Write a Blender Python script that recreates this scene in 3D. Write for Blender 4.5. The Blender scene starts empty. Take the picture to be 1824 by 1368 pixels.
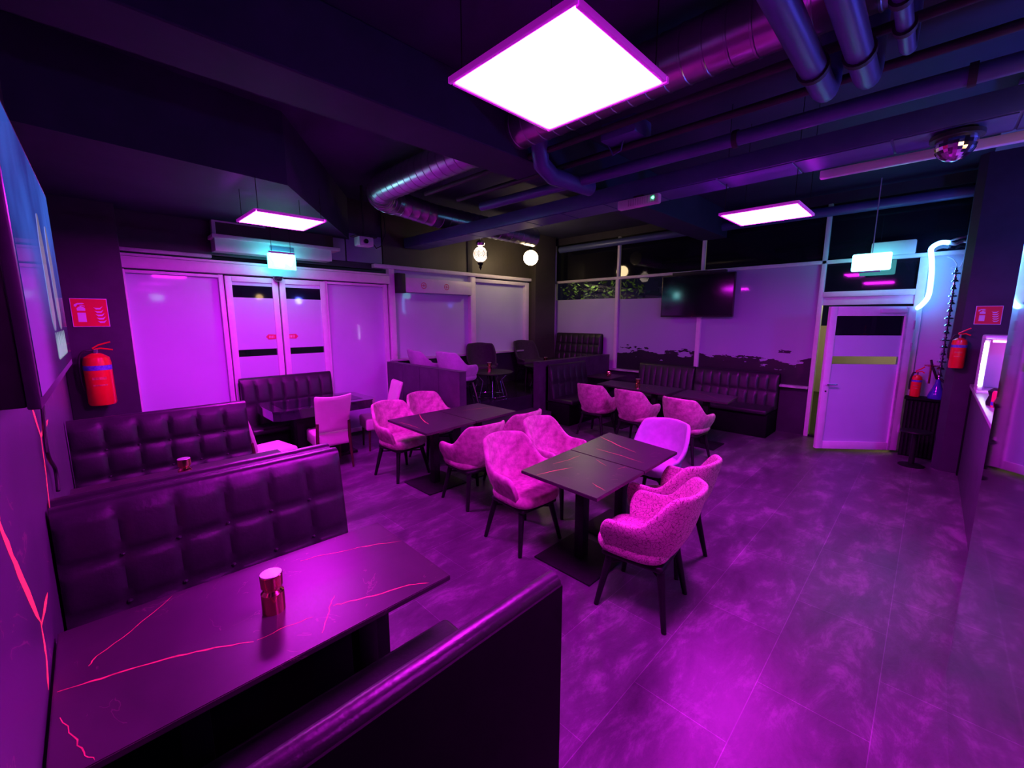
import bpy, bmesh, math, random
from mathutils import Vector, Matrix
PI=math.pi
R=math.radians
random.seed(7)
SC=bpy.context.scene
COL=SC.collection
# ---------------------------------------------------------------- camera
cam_d=bpy.data.cameras.new('camera'); cam=bpy.data.objects.new('camera',cam_d); COL.objects.link(cam)
cam_d.sensor_width=36; cam_d.lens=748/1824*36; cam_d.clip_start=.02
th,ya=R(8.9),R(44.9)
fw=Vector((math.cos(ya)*math.cos(th),math.sin(ya)*math.cos(th),-math.sin(th)))
rt=Vector((math.sin(ya),-math.cos(ya),0)); up=rt.cross(fw)
M=Matrix((rt,up,-fw)).transposed().to_4x4(); M.translation=(0,0,1.9)
cam.matrix_world=M
SC.camera=cam
# ---------------------------------------------------------------- world, exposure
w=bpy.data.worlds.new('night'); SC.world=w; w.use_nodes=True
w.node_tree.nodes['Background'].inputs[0].default_value=(.012,.010,.03,1)
w.node_tree.nodes['Background'].inputs[1].default_value=.35
SC.view_settings.view_transform='Standard'; SC.view_settings.look='None'
SC.view_settings.exposure=0.0; SC.view_settings.gamma=1
LAMP_STRENGTH=112
# ---------------------------------------------------------------- materials
def nt(name):
    m=bpy.data.materials.new(name); m.use_nodes=True
    return m,m.node_tree,m.node_tree.nodes['Principled BSDF']
def mat(name,c,rough=.5,metal=0,coat=0,c2=None,scale=6,bump=0,bscale=40,emis=None,es=0,spec=.5,trans=0,lo=.4,hi=.65,crough=.08):
    m,t,b=nt(name)
    b.inputs['Base Color'].default_value=(*c,1)
    b.inputs['Roughness'].default_value=rough
    b.inputs['Metallic'].default_value=metal
    b.inputs['Coat Weight'].default_value=coat
    b.inputs['Coat Roughness'].default_value=crough
    b.inputs['Specular IOR Level'].default_value=spec
    b.inputs['Transmission Weight'].default_value=trans
    tc=t.nodes.new('ShaderNodeTexCoord')
    if c2:
        n=t.nodes.new('ShaderNodeTexNoise'); n.inputs['Scale'].default_value=scale; n.inputs['Detail'].default_value=8
        n.inputs['Roughness'].default_value=.62
        t.links.new(tc.outputs['Object'],n.inputs['Vector'])
        r=t.nodes.new('ShaderNodeValToRGB'); r.color_ramp.elements[0].position=lo; r.color_ramp.elements[1].position=hi
        r.color_ramp.elements[0].color=(*c,1); r.color_ramp.elements[1].color=(*c2,1)
        t.links.new(n.outputs['Fac'],r.inputs[0]); t.links.new(r.outputs[0],b.inputs['Base Color'])
    if bump:
        n=t.nodes.new('ShaderNodeTexNoise'); n.inputs['Scale'].default_value=bscale; n.inputs['Detail'].default_value=4
        t.links.new(tc.outputs['Object'],n.inputs['Vector'])
        bp=t.nodes.new('ShaderNodeBump'); bp.inputs['Strength'].default_value=bump; bp.inputs['Distance'].default_value=.01
        t.links.new(n.outputs['Fac'],bp.inputs['Height']); t.links.new(bp.outputs[0],b.inputs['Normal'])
    if emis:
        b.inputs['Emission Color'].default_value=(*emis,1); b.inputs['Emission Strength'].default_value=es
    return m
MT={}
MT['black']=mat('black paint',(.018,.016,.024),.6,c2=(.03,.026,.036),scale=4)
MT['blackwall']=mat('dark plaster',(.030,.024,.040),.55,c2=(.042,.034,.055),scale=3)
MT['ceiling']=mat('dark ceiling paint',(.020,.022,.060),.75,c2=(.030,.030,.080),scale=2)
MT['steelblack']=mat('black powder coated steel',(.006,.006,.007),.5,c2=(.010,.010,.011),scale=20,spec=.25)
MT['leather']=mat('black leatherette',(.015,.013,.018),.38,c2=(.022,.019,.025),scale=14,bump=.12,bscale=60,spec=.55)
MT['board']=mat('black bench board',(.004,.003,.005),.7,c2=(.006,.005,.007),scale=8,spec=.12)
MT['alu']=mat('pale aluminium frame',(.78,.74,.80),.42,c2=(.84,.80,.86),scale=9)
MT['grime']=mat('worn pale frame',(.42,.40,.46),.5,c2=(.66,.64,.70),scale=5)
MT['white']=mat('white enamel',(.72,.72,.76),.4,c2=(.78,.78,.8),scale=5)
MT['greypane']=mat('pale blue panel',(.22,.24,.40),.5,c2=(.26,.27,.44),scale=3)
MT['velvet']=mat('pale crushed velvet',(.36,.25,.22),.85,c2=(.66,.50,.44),scale=16,bump=.2,bscale=30,lo=.35,hi=.65)
MT['velvetlight']=mat('pale smooth fabric',(.42,.42,.48),.7,c2=(.50,.50,.56),scale=14,bump=.1,bscale=80)
MT['cream']=mat('cream leatherette',(.80,.68,.64),.38,c2=(.86,.74,.70),scale=7,bump=.05)
MT['darkfabric']=mat('dark grey fabric',(.030,.024,.034),.9,c2=(.042,.034,.046),scale=20)
MT['walnut']=mat('dark wood leg',(.05,.016,.016),.4,c2=(.08,.025,.02),scale=12)
MT['gloss']=mat('black glass table top',(.020,.018,.03),.06,coat=1,c2=(.03,.025,.04),scale=4,spec=.9)
MT['copper']=mat('polished copper',(.85,.30,.24),.14,1,c2=(.90,.36,.28),scale=6)
MT['chrome']=mat('chrome',(.8,.8,.85),.12,1,c2=(.86,.86,.9),scale=6)
MT['brushed']=mat('brushed steel lid',(.85,.8,.82),.38,1,c2=(.9,.85,.88),scale=30)
MT['duct']=mat('galvanised spiral duct',(.40,.40,.46),.28,.9,c2=(.5,.5,.56),scale=3)
MT['ductdark']=mat('grey painted pipe',(.08,.11,.26),.4,.2,c2=(.10,.13,.30),scale=5)
MT['vein']=mat('rust marble vein',(.85,.22,.14),.4,c2=(.45,.10,.07),scale=20)
MT['ledvein']=mat('red vein with emission',(1,.16,.12),.4,emis=(1,.03,.12),es=.55)  # red wall veins, brightened by a weak emission in the material
MT['red']=mat('red enamel',(.85,.02,.02),.3,coat=.5,c2=(.75,.015,.02),scale=4)
MT['signred']=mat('red sign face',(.85,.02,.03),.45,c2=(.78,.02,.03),scale=4)
MT['signwhite']=mat('white sign ink',(.85,.8,.85),.5,c2=(.9,.85,.88),scale=5)
MT['bluelabel']=mat('blue label print',(.06,.07,.5),.5,c2=(.2,.2,.7),scale=30)
MT['darkglass']=mat('dark window pane',(.006,.006,.012),.04,coat=0,c2=(.008,.008,.016),scale=2,spec=.5)
MT['mirror']=mat('mirror cladding',(.62,.58,.66),.035,1,c2=(.66,.62,.70),scale=1.5)
MT['panelA']=mat('dark olive panel',(.045,.040,.032),.5,c2=(.06,.052,.042),scale=1.5)
MT['roundtop']=mat('pale stone top',(.30,.26,.30),.22,c2=(.40,.36,.40),scale=9)
MT['tile']=mat('dark wall tile',(.050,.040,.060),.4,c2=(.075,.06,.09),scale=5)
MT['darkfloor']=mat('polished dark platform tile',(.020,.016,.026),.12,c2=(.03,.025,.04),scale=3)
MT['screenoff']=mat('black television glass',(.006,.006,.010),.09,c2=(.008,.008,.014),scale=2,spec=.6)
MT['bezel']=mat('black television casing',(.020,.018,.022),.35,c2=(.026,.024,.03),scale=8)
MT['bezel2']=mat('grey television edge',(.05,.045,.06),.35,c2=(.07,.06,.08),scale=8)
MT['bluebottle']=mat('blue glass',(.05,.04,.45),.1,coat=1,c2=(.08,.05,.5),scale=6)
MT['hose']=mat('black hose',(.012,.010,.014),.5,c2=(.02,.018,.022),scale=20)
MT['orange']=mat('orange plastic',(.95,.30,.05),.5,c2=(.9,.25,.04),scale=6)
MT['counter']=mat('grey stone counter',(.34,.32,.36),.35,c2=(.44,.42,.46),scale=12)
MT['lilac']=mat('pale wall lining',(.72,.60,.74),.4,c2=(.76,.64,.78),scale=3)
MT['asphalt']=mat('pavement',(.03,.03,.035),.8,c2=(.045,.045,.05),scale=12)
MT['leaf']=mat('foliage',(.08,.14,.03),.7,c2=(.12,.20,.05),scale=7)
MT['bark']=mat('bark',(.05,.035,.025),.9,c2=(.07,.05,.035),scale=15)
MT['magenta']=mat('lit magenta diffuser',(.8,.3,.8),.5,emis=(.88,.012,1.03),es=LAMP_STRENGTH)
MT['lampframe']=mat('translucent lamp rim',(.85,.75,.9),.4,emis=(.60,.0,.70),es=.3)
MT['neon']=mat('cyan white neon tube',(.5,.9,1),.4,emis=(.11,.36,1.0),es=15)
MT['exitglow']=mat('lit green exit panel',(.2,.8,.7),.4,emis=(.06,.80,.85),es=12)
MT['exitwhite']=mat('lit white pictogram',(.9,1,1),.4,emis=(.5,1,1),es=14)
MT['exitfull']=mat('lit cyan white exit panel',(.6,1,1),.4,emis=(.15,.9,.95),es=7)
MT['greenled']=mat('green indicator',(.2,1,.5),.4,emis=(.1,1,.4),es=6)
MT['warm']=mat('warm glowing glass',(1,.9,.7),.4,emis=(1,.72,.38),es=26)
MT['mosaic']=mat('glowing mosaic glass',(.9,.8,.85),.4,emis=(1,.78,.62),es=2.4)
MT['caselight']=mat('white tube light',(1,1,1),.4,emis=(.75,.95,1),es=14)
MT['pinklight']=mat('pink emission',(1,.5,1),.4,emis=(1,.12,.95),es=16)
MT['red2']=mat('red sticker',(.75,.03,.12),.5,c2=(.7,.02,.1),scale=6)
def frosted():
    m,t,b=nt('frosted window film')
    tc=t.nodes.new('ShaderNodeTexCoord'); n=t.nodes.new('ShaderNodeTexNoise'); n.inputs['Scale'].default_value=1.3; n.inputs['Detail'].default_value=3
    t.links.new(tc.outputs['Object'],n.inputs['Vector'])
    r=t.nodes.new('ShaderNodeValToRGB'); r.color_ramp.elements[0].color=(.54,.60,.74,1); r.color_ramp.elements[1].color=(.62,.68,.82,1)
    r.color_ramp.elements[0].position=.3; r.color_ramp.elements[1].position=.7
    t.links.new(n.outputs['Fac'],r.inputs[0]); t.links.new(r.outputs[0],b.inputs['Base Color'])
    b.inputs['Roughness'].default_value=.5; b.inputs['Coat Weight'].default_value=.8; b.inputs['Coat Roughness'].default_value=.05
    return m
MT['frost']=frosted()
def frost_peel():
    # film scraped off along a ragged line low on the pane
    m,t,b=nt('peeling frosted film')
    tc=t.nodes.new('ShaderNodeTexCoord'); s=t.nodes.new('ShaderNodeSeparateXYZ'); t.links.new(tc.outputs['Object'],s.inputs[0])
    n=t.nodes.new('ShaderNodeTexNoise'); n.inputs['Scale'].default_value=6; n.inputs['Detail'].default_value=6; n.inputs['Roughness'].default_value=.6
    mp=t.nodes.new('ShaderNodeMapping'); mp.inputs['Scale'].default_value=(1,.45,1.5)
    t.links.new(tc.outputs['Object'],mp.inputs[0]); t.links.new(mp.outputs[0],n.inputs['Vector'])
    a=t.nodes.new('ShaderNodeMath'); a.operation='MULTIPLY_ADD'; a.inputs[1].default_value=.95; 
    t.links.new(n.outputs['Fac'],a.inputs[0]); t.links.new(s.outputs['Z'],a.inputs[2])
    g=t.nodes.new('ShaderNodeMath'); g.operation='GREATER_THAN'; g.inputs[1].default_value=1.68
    t.links.new(a.outputs[0],g.inputs[0])
    mx=t.nodes.new('ShaderNodeMix'); mx.data_type='RGBA'; mx.inputs[6].default_value=(.008,.008,.015,1); mx.inputs[7].default_value=(.40,.42,.60,1)
    t.links.new(g.outputs[0],mx.inputs[0]); t.links.new(mx.outputs[2],b.inputs['Base Color'])
    b.inputs['Roughness'].default_value=.5; b.inputs['Coat Weight'].default_value=.7; b.inputs['Coat Roughness'].default_value=.05
    return m
MT['peel']=frost_peel()
def clearglass():
    m,t,b=nt('clear window glass')
    for n in list(t.nodes):
        if n.type!='OUTPUT_MATERIAL': t.nodes.remove(n)
    out=[n for n in t.nodes][0]
    tr=t.nodes.new('ShaderNodeBsdfTransparent'); tr.inputs[0].default_value=(.85,.88,.9,1)
    gl=t.nodes.new('ShaderNodeBsdfGlossy'); gl.inputs['Roughness'].default_value=.02
    fr=t.nodes.new('ShaderNodeFresnel'); fr.inputs[0].default_value=1.5
    mx=t.nodes.new('ShaderNodeMixShader')
    t.links.new(fr.outputs[0],mx.inputs[0]); t.links.new(tr.outputs[0],mx.inputs[1]); t.links.new(gl.outputs[0],mx.inputs[2]); t.links.new(mx.outputs[0],out.inputs[0])
    return m
MT['clear']=clearglass()
def marble(name,c,c2,rough,veins=.0,scale=2.2):
    m,t,b=nt(name)
    tc=t.nodes.new('ShaderNodeTexCoord'); n=t.nodes.new('ShaderNodeTexNoise'); n.inputs['Scale'].default_value=scale; n.inputs['Detail'].default_value=9; n.inputs['Distortion'].default_value=.6
    t.links.new(tc.outputs['Object'],n.inputs['Vector'])
    r=t.nodes.new('ShaderNodeValToRGB'); e=r.color_ramp.elements
    e[0].position=.3; e[0].color=(*c,1); e[1].position=.75; e[1].color=(*c2,1)
    t.links.new(n.outputs['Fac'],r.inputs[0])
    # hair-thin pale veins
    n2=t.nodes.new('ShaderNodeTexNoise'); n2.inputs['Scale'].default_value=scale*.9; n2.inputs['Detail'].default_value=5; n2.inputs['Distortion'].default_value=1.4
    t.links.new(tc.outputs['Object'],n2.inputs['Vector'])
    d=t.nodes.new('ShaderNodeMath'); d.operation='SUBTRACT'; d.inputs[1].default_value=.5; t.links.new(n2.outputs['Fac'],d.inputs[0])
    ab=t.nodes.new('ShaderNodeMath'); ab.operation='ABSOLUTE'; t.links.new(d.outputs[0],ab.inputs[0])
    ls=t.nodes.new('ShaderNodeMath'); ls.operation='LESS_THAN'; ls.inputs[1].default_value=.0035; t.links.new(ab.outputs[0],ls.inputs[0])
    n3=t.nodes.new('ShaderNodeTexNoise'); n3.inputs['Scale'].default_value=scale*2; t.links.new(tc.outputs['Object'],n3.inputs['Vector'])
    g=t.nodes.new('ShaderNodeMath'); g.operation='GREATER_THAN'; g.inputs[1].default_value=.55; t.links.new(n3.outputs['Fac'],g.inputs[0])
    mu=t.nodes.new('ShaderNodeMath'); mu.operation='MULTIPLY'; t.links.new(ls.outputs[0],mu.inputs[0]); t.links.new(g.outputs[0],mu.inputs[1])
    m2=t.nodes.new('ShaderNodeMath'); m2.operation='MULTIPLY'; m2.inputs[1].default_value=veins; t.links.new(mu.outputs[0],m2.inputs[0])
    mx=t.nodes.new('ShaderNodeMix'); mx.data_type='RGBA'; mx.inputs[7].default_value=(.5,.25,.25,1)
    t.links.new(m2.outputs[0],mx.inputs[0]); t.links.new(r.outputs[0],mx.inputs[6]); t.links.new(mx.outputs[2],b.inputs['Base Color'])
    b.inputs['Roughness'].default_value=rough
    return m
MT['tabletop']=marble('dark marble laminate',(.026,.020,.024),(.048,.038,.042),.38,.15,3)
MT['wallmarble']=marble('dark marble wall board',(.055,.050,.07),(.095,.085,.115),.42,.25,1.3)
def floor_mat():
    m,t,b=nt('dark slate vinyl tiles')
    tc=t.nodes.new('ShaderNodeTexCoord')
    br=t.nodes.new('ShaderNodeTexBrick'); br.offset=.5
    br.inputs['Scale'].default_value=1; br.inputs['Brick Width'].default_value=.92; br.inputs['Row Height'].default_value=.46
    br.inputs['Mortar Size'].default_value=.0022; br.inputs['Mortar Smooth'].default_value=.2
    br.inputs['Color1'].default_value=(.8,.8,.8,1); br.inputs['Color2'].default_value=(1.15,1.15,1.15,1); br.inputs['Mortar'].default_value=(1.9,1.7,1.9,1)
    t.links.new(tc.outputs['Object'],br.inputs['Vector'])
    n=t.nodes.new('ShaderNodeTexNoise'); n.inputs['Scale'].default_value=2.4; n.inputs['Detail'].default_value=13; n.inputs['Roughness'].default_value=.74; n.inputs['Distortion'].default_value=.35
    mp=t.nodes.new('ShaderNodeMapping'); mp.inputs['Scale'].default_value=(1,2.1,1); mp.inputs['Rotation'].default_value=(0,0,.25)
    t.links.new(tc.outputs['Object'],mp.inputs[0]); t.links.new(mp.outputs[0],n.inputs['Vector'])
    r=t.nodes.new('ShaderNodeValToRGB'); e=r.color_ramp.elements; e[0].position=.3; e[0].color=(.040,.032,.044,1); e[1].position=.72; e[1].color=(.25,.21,.25,1)
    e2=r.color_ramp.elements.new(.52); e2.color=(.092,.076,.098,1)
    t.links.new(n.outputs['Fac'],r.inputs[0])
    mx=t.nodes.new('ShaderNodeMix'); mx.data_type='RGBA'; mx.blend_type='MULTIPLY'; mx.inputs[0].default_value=1
    t.links.new(r.outputs[0],mx.inputs[6]); t.links.new(br.outputs['Color'],mx.inputs[7]); t.links.new(mx.outputs[2],b.inputs['Base Color'])
    rr=t.nodes.new('ShaderNodeMapRange'); rr.inputs[3].default_value=.24; rr.inputs[4].default_value=.46
    t.links.new(n.outputs['Fac'],rr.inputs[0]); t.links.new(rr.outputs[0],b.inputs['Roughness'])
    bp=t.nodes.new('ShaderNodeBump'); bp.inputs['Strength'].default_value=.25; bp.inputs['Distance'].default_value=.01
    t.links.new(n.outputs['Fac'],bp.inputs['Height']); t.links.new(bp.outputs[0],b.inputs['Normal'])
    return m
MT['floor']=floor_mat()
def crackle():
    m,t,b=nt('beige crackle fabric')
    tc=t.nodes.new('ShaderNodeTexCoord'); v=t.nodes.new('ShaderNodeTexVoronoi'); v.feature='DISTANCE_TO_EDGE'; v.inputs['Scale'].default_value=40
    n=t.nodes.new('ShaderNodeTexNoise'); n.inputs['Scale'].default_value=14; n.inputs['Detail'].default_value=4
    ad=t.nodes.new('ShaderNodeVectorMath'); ad.operation='MULTIPLY_ADD'; ad.inputs[1].default_value=(.09,.09,.09)
    t.links.new(tc.outputs['Object'],n.inputs['Vector']); t.links.new(n.outputs['Color'],ad.inputs[0]); t.links.new(tc.outputs['Object'],ad.inputs[2]); t.links.new(ad.outputs[0],v.inputs['Vector'])
    r=t.nodes.new('ShaderNodeValToRGB'); e=r.color_ramp.elements; e[0].position=.0; e[0].color=(.12,.08,.06,1); e[1].position=.07; e[1].color=(.62,.50,.40,1)
    t.links.new(v.outputs['Distance'],r.inputs[0]); t.links.new(r.outputs[0],b.inputs['Base Color']); b.inputs['Roughness'].default_value=.8
    return m
MT['crackle']=crackle()
def tv_on():
    # a moving picture frozen on the screen: blue backdrop, pale figures, light title lines
    m,t,b=nt('lit television picture')
    tc=t.nodes.new('ShaderNodeTexCoord'); n=t.nodes.new('ShaderNodeTexNoise'); n.inputs['Scale'].default_value=2.2; n.inputs['Detail'].default_value=3
    t.links.new(tc.outputs['Object'],n.inputs['Vector'])
    r=t.nodes.new('ShaderNodeValToRGB'); e=r.color_ramp.elements; e[0].position=.35; e[0].color=(.012,.02,.20,1); e[1].position=.68; e[1].color=(.04,.12,.62,1)
    t.links.new(n.outputs['Fac'],r.inputs[0])
    b.inputs['Base Color'].default_value=(.01,.01,.02,1); b.inputs['Roughness'].default_value=.06
    s=t.nodes.new('ShaderNodeSeparateXYZ'); t.links.new(tc.outputs['Object'],s.inputs[0])
    mr=t.nodes.new('ShaderNodeMapRange'); mr.inputs[1].default_value=-.22; mr.inputs[2].default_value=.12; mr.inputs[3].default_value=.05; mr.inputs[4].default_value=.95
    t.links.new(s.outputs['Z'],mr.inputs[0]); t.links.new(mr.outputs[0],b.inputs['Emission Strength'])
    t.links.new(r.outputs[0],b.inputs['Emission Color'])
    return m
MT['screenon']=tv_on()
MT['screenfig']=mat('pale picture detail',(.02,.02,.03),.1,emis=(.40,.36,.62),es=.4)
MT['screentitle']=mat('white picture title',(.02,.02,.03),.1,emis=(.6,.8,1),es=.4)
# ---------------------------------------------------------------- mesh helpers
class MB:
    def __init__(s): s.bm=bmesh.new(); s.mi=0
    def _set(s,fs):
        for f in fs: f.material_index=s.mi
    def box(s,x0,x1,y0,y1,z0,z1,bev=0,seg=2):
        b=bmesh.new()
        r=bmesh.ops.create_cube(b,size=1)
        for v in b.verts:
            v.co=Vector(((x0+x1)/2+v.co.x*(x1-x0),(y0+y1)/2+v.co.y*(y1-y0),(z0+z1)/2+v.co.z*(z1-z0)))
        if bev: bmesh.ops.bevel(b,geom=b.edges[:],offset=bev,segments=seg,affect='EDGES',profile=.5)
        s.merge(b); return s
    def merge(s,b,mx=None):
        mp={}
        for v in b.verts: mp[v]=s.bm.verts.new(mx@v.co if mx else v.co)
        for f in b.faces:
            try:
                nf=s.bm.faces.new([mp[v] for v in f.verts]); nf.material_index=s.mi
            except ValueError: pass
        b.free()
    def cyl(s,p0,p1,r0,r1=None,n=16,cap=True):
        if r1 is None: r1=r0
        p0,p1=Vector(p0),Vector(p1); d=(p1-p0).normalized()
        a=d.orthogonal().normalized(); b=d.cross(a)
        A=[s.bm.verts.new(p0+(a*math.cos(2*PI*i/n)+b*math.sin(2*PI*i/n))*r0) for i in range(n)]
        B=[s.bm.verts.new(p1+(a*math.cos(2*PI*i/n)+b*math.sin(2*PI*i/n))*r1) for i in range(n)]
        fs=[s.bm.faces.new((A[i],A[(i+1)%n],B[(i+1)%n],B[i])) for i in range(n)]
        if cap: fs+=[s.bm.faces.new(A[::-1]),s.bm.faces.new(B)]
        s._set(fs); return s
    def tube(s,pts,r,n=12,rings=None):
        pts=[Vector(p) for p in pts]; N=len(pts); rows=[]; prev=None
        for i,p in enumerate(pts):
            d=(pts[min(i+1,N-1)]-pts[max(i-1,0)]).normalized()
            a=(prev-d*prev.dot(d)).normalized() if prev else d.orthogonal().normalized()
            prev=a; b=d.cross(a); rr=r[i] if isinstance(r,(list,tuple)) else r
            rows.append([s.bm.verts.new(p+(a*math.cos(2*PI*k/n)+b*math.sin(2*PI*k/n))*rr) for k in range(n)])
        fs=[]
        for A,B in zip(rows,rows[1:]):
            fs+=[s.bm.faces.new((A[i],A[(i+1)%n],B[(i+1)%n],B[i])) for i in range(n)]
        fs+=[s.bm.faces.new(rows[0][::-1]),s.bm.faces.new(rows[-1])]
        s._set(fs); return s
    def lathe(s,prof,n=24,c=(0,0,0),squash=1):
        rows=[]
        for r,z in prof:
            rows.append([s.bm.verts.new((c[0]+max(r,1e-4)*math.cos(2*PI*i/n),c[1]+max(r,1e-4)*math.sin(2*PI*i/n)*squash,c[2]+z)) for i in range(n)])
        fs=[]
        for A,B in zip(rows,rows[1:]): fs+=[s.bm.faces.new((A[i],A[(i+1)%n],B[(i+1)%n],B[i])) for i in range(n)]
        fs+=[s.bm.faces.new(rows[0][::-1]),s.bm.faces.new(rows[-1])]
        s._set(fs); return s
    def prism(s,poly,z0,z1):
        A=[s.bm.verts.new((x,y,z0)) for x,y in poly]; B=[s.bm.verts.new((x,y,z1)) for x,y in poly]; n=len(poly)
        fs=[s.bm.faces.new(A[::-1]),s.bm.faces.new(B)]+[s.bm.faces.new((A[i],A[(i+1)%n],B[(i+1)%n],B[i])) for i in range(n)]
        s._set(fs); return s
    def pts_prism(s,pts,off):
        A=[s.bm.verts.new(Vector(p)) for p in pts]; B=[s.bm.verts.new(Vector(p)+Vector(off)) for p in pts]; n=len(pts)
        fs=[s.bm.faces.new(A[::-1]),s.bm.faces.new(B)]+[s.bm.faces.new((A[i],A[(i+1)%n],B[(i+1)%n],B[i])) for i in range(n)]
        s._set(fs); return s
    def ribbon(s,pts,wd,nrm,h=.0008):
        # a thin inlaid line lying on a surface with normal nrm, pointed at the ends
        nrm=Vector(nrm); pts=[Vector(p) for p in pts]; N=len(pts); L=[];Rr=[]
        fine=[]
        for i in range(N-1):
            for k in range(4):
                t=k/4; p=pts[i].lerp(pts[i+1],t)
                d=(pts[i+1]-pts[i]).normalized().cross(nrm)
                fine.append(p+d*random.uniform(-.004,.004)*(0 if k==0 else 1))
        fine.append(pts[-1]); N=len(fine)
        for i,p in enumerate(fine):
            d=(fine[min(i+1,N-1)]-fine[max(i-1,0)]).normalized().cross(nrm).normalized()
            ww=wd*.5*(math.sin(PI*min(1,max(.04,i/(N-1))))**.4+.15)*random.uniform(.6,1.2)
            L.append(s.bm.verts.new(p+d*ww+nrm*h)); Rr.append(s.bm.verts.new(p-d*ww+nrm*h))
        s._set([s.bm.faces.new((L[i],L[i+1],Rr[i+1],Rr[i])) for i in range(N-1)]); return s
    def build(s,name,m,parent=None,smooth=35,sub=0):
        bmesh.ops.recalc_face_normals(s.bm,faces=s.bm.faces[:])
        me=bpy.data.meshes.new(name); s.bm.to_mesh(me); s.bm.free()
        for k in (m if isinstance(m,(list,tuple)) else [m]): me.materials.append(MT[k])
        if smooth: me.shade_smooth(); me.set_sharp_from_angle(angle=R(smooth))
        o=bpy.data.objects.new(name,me); COL.objects.link(o)
        if parent: o.parent=parent
        if sub:
            md=o.modifiers.new('sub','SUBSURF'); md.levels=sub; md.render_levels=sub
        return o
def tag(o,label,cat,group=None,kind=None):
    o['label']=label; o['category']=cat
    if group: o['group']=group
    if kind: o['kind']=kind
    return o
def thing(name,label,cat,loc=(0,0,0),rot=0,group=None):
    o=bpy.data.objects.new(name,None); COL.objects.link(o); o.location=loc; o.rotation_euler=(0,0,rot); o.empty_display_size=.1
    return tag(o,label,cat,group)
def dup(src,label,loc,rot=0,group=None):
    r=src.copy(); COL.objects.link(r); r.location=loc; r.rotation_euler=(0,0,rot); r['label']=label
    if group: r['group']=group
    for ch in list(src.children):
        c=ch.copy(); COL.objects.link(c); c.parent=r
        for g in list(ch.children):
            d=g.copy(); COL.objects.link(d); d.parent=c
    return r
def struct(name,mb,m,parent=None,label=None,smooth=35):
    o=mb.build(name,m,parent,smooth)
    if not parent:
        o['kind']='structure'; 
        if label: o['label']=label
    return o
def sempty(name,label):
    o=bpy.data.objects.new(name,None); COL.objects.link(o); o['kind']='structure'; o['label']=label; return o
# ---------------------------------------------------------------- room shell
XB,YA,ZC=8.14,6.66,3.75
struct('floor',MB().box(-.22,XB,-2.6,YA+.1,-.12,0),'floor',label='dark slate tiled floor of the lounge',smooth=0)
struct('ceiling',MB().box(-.22,XB+.2,-2.6,YA+.2,ZC,ZC+.15),'ceiling',label='dark painted ceiling',smooth=0)
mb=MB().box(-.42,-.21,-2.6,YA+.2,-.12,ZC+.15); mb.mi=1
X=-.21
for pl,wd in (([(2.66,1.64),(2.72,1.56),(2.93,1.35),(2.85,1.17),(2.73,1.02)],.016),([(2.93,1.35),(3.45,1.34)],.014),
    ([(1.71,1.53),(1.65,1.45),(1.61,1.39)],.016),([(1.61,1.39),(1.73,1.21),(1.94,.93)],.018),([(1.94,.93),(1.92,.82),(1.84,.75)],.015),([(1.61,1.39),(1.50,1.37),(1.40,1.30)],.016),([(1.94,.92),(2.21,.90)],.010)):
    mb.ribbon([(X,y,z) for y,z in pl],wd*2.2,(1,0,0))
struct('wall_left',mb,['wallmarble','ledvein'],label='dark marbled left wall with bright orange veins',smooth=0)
struct('wall_back',MB().box(-.42,XB+.2,-2.75,-2.6,-.12,ZC+.15),'blackwall',label='dark wall behind the bar',smooth=0)
# wall with the automatic doors (y = YA)
struct('wall_front_left',MB().box(3.62,XB+.2,YA,YA+.15,-.12,1.18).box(-.22,.36,YA,YA+.15,-.12,ZC).box(.36,3.62,YA+.02,YA+.15,2.7,ZC),'blackwall',label='black wall around the left shop front',smooth=0)
struct('wall_pillar_left',MB().box(-.21,.345,6.4,YA,0,ZC,.006),'blackwall',label='dark plastered pillar carrying the left fire extinguisher',smooth=0)
struct('wall_pillar_corner',MB().box(7.22,7.92,6.45,YA,0,ZC,.006),'panelA',label='dark corner column between the two window walls',smooth=0)
# wall B (x = XB)
struct('wall_front_right',MB().box(XB,XB+.15,1.30,YA+.1,-.12,.80).box(XB,XB+.15,-2.6,-.35,-.12,ZC).box(XB,XB+.15,-.35,.16,-.12,.82).box(XB-.01,XB+.15,-.35,YA,3.6,ZC),'blackwall',label='dark wall below and above the right shop front',smooth=0)
struct('wall_pillar_right',MB().prism([(7.4,-1.3),(7.75,-1.3),(7.75,-.165),(7.47,-.165),(7.4,-.235)],0,ZC),'blackwall',label='dark column with fire sign at the end of the bar')
struct('wall_pillar_mirror',MB().box(.7,3.07,-.95,-.25,0,ZC,.004),'mirror',label='mirror clad pillar at the right edge',smooth=0)
# ---------------- left shop front pieces
def pane(name,x0,x1,z0,z1,m,parent,axis='y',pos=YA+.03,t=.012):
    mb=MB().box(x0,x1,pos,pos+t,z0,z1) if axis=='y' else MB().box(pos,pos+t,x0,x1,z0,z1)
    return mb.build(name,m,parent,0)
w1=sempty('window_1','large frosted pane left of the automatic doors')
MB().box(.345,.375,YA-.03,YA+.05,.03,2.46,.004).box(1.27,1.325,YA-.03,YA+.05,.03,2.46,.004).box(.375,1.27,YA-.03,YA+.05,2.42,2.455,.004).box(.375,1.27,YA-.03,YA+.05,.03,.09,.004).build('window_frame','alu',w1)
pane('pane',.375,1.27,.09,2.42,'frost',w1)
w2=sempty('window_2','frosted pane right of the automatic doors')
MB().box(2.625,2.66,YA-.03,YA+.05,.03,2.46,.004).box(3.60,3.66,YA-.03,YA+.05,.03,2.46,.004).box(2.66,3.6,YA-.03,YA+.05,2.42,2.455,.004).box(2.66,3.6,YA-.03,YA+.05,.03,.09,.004).build('window_frame','alu',w2)
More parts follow.
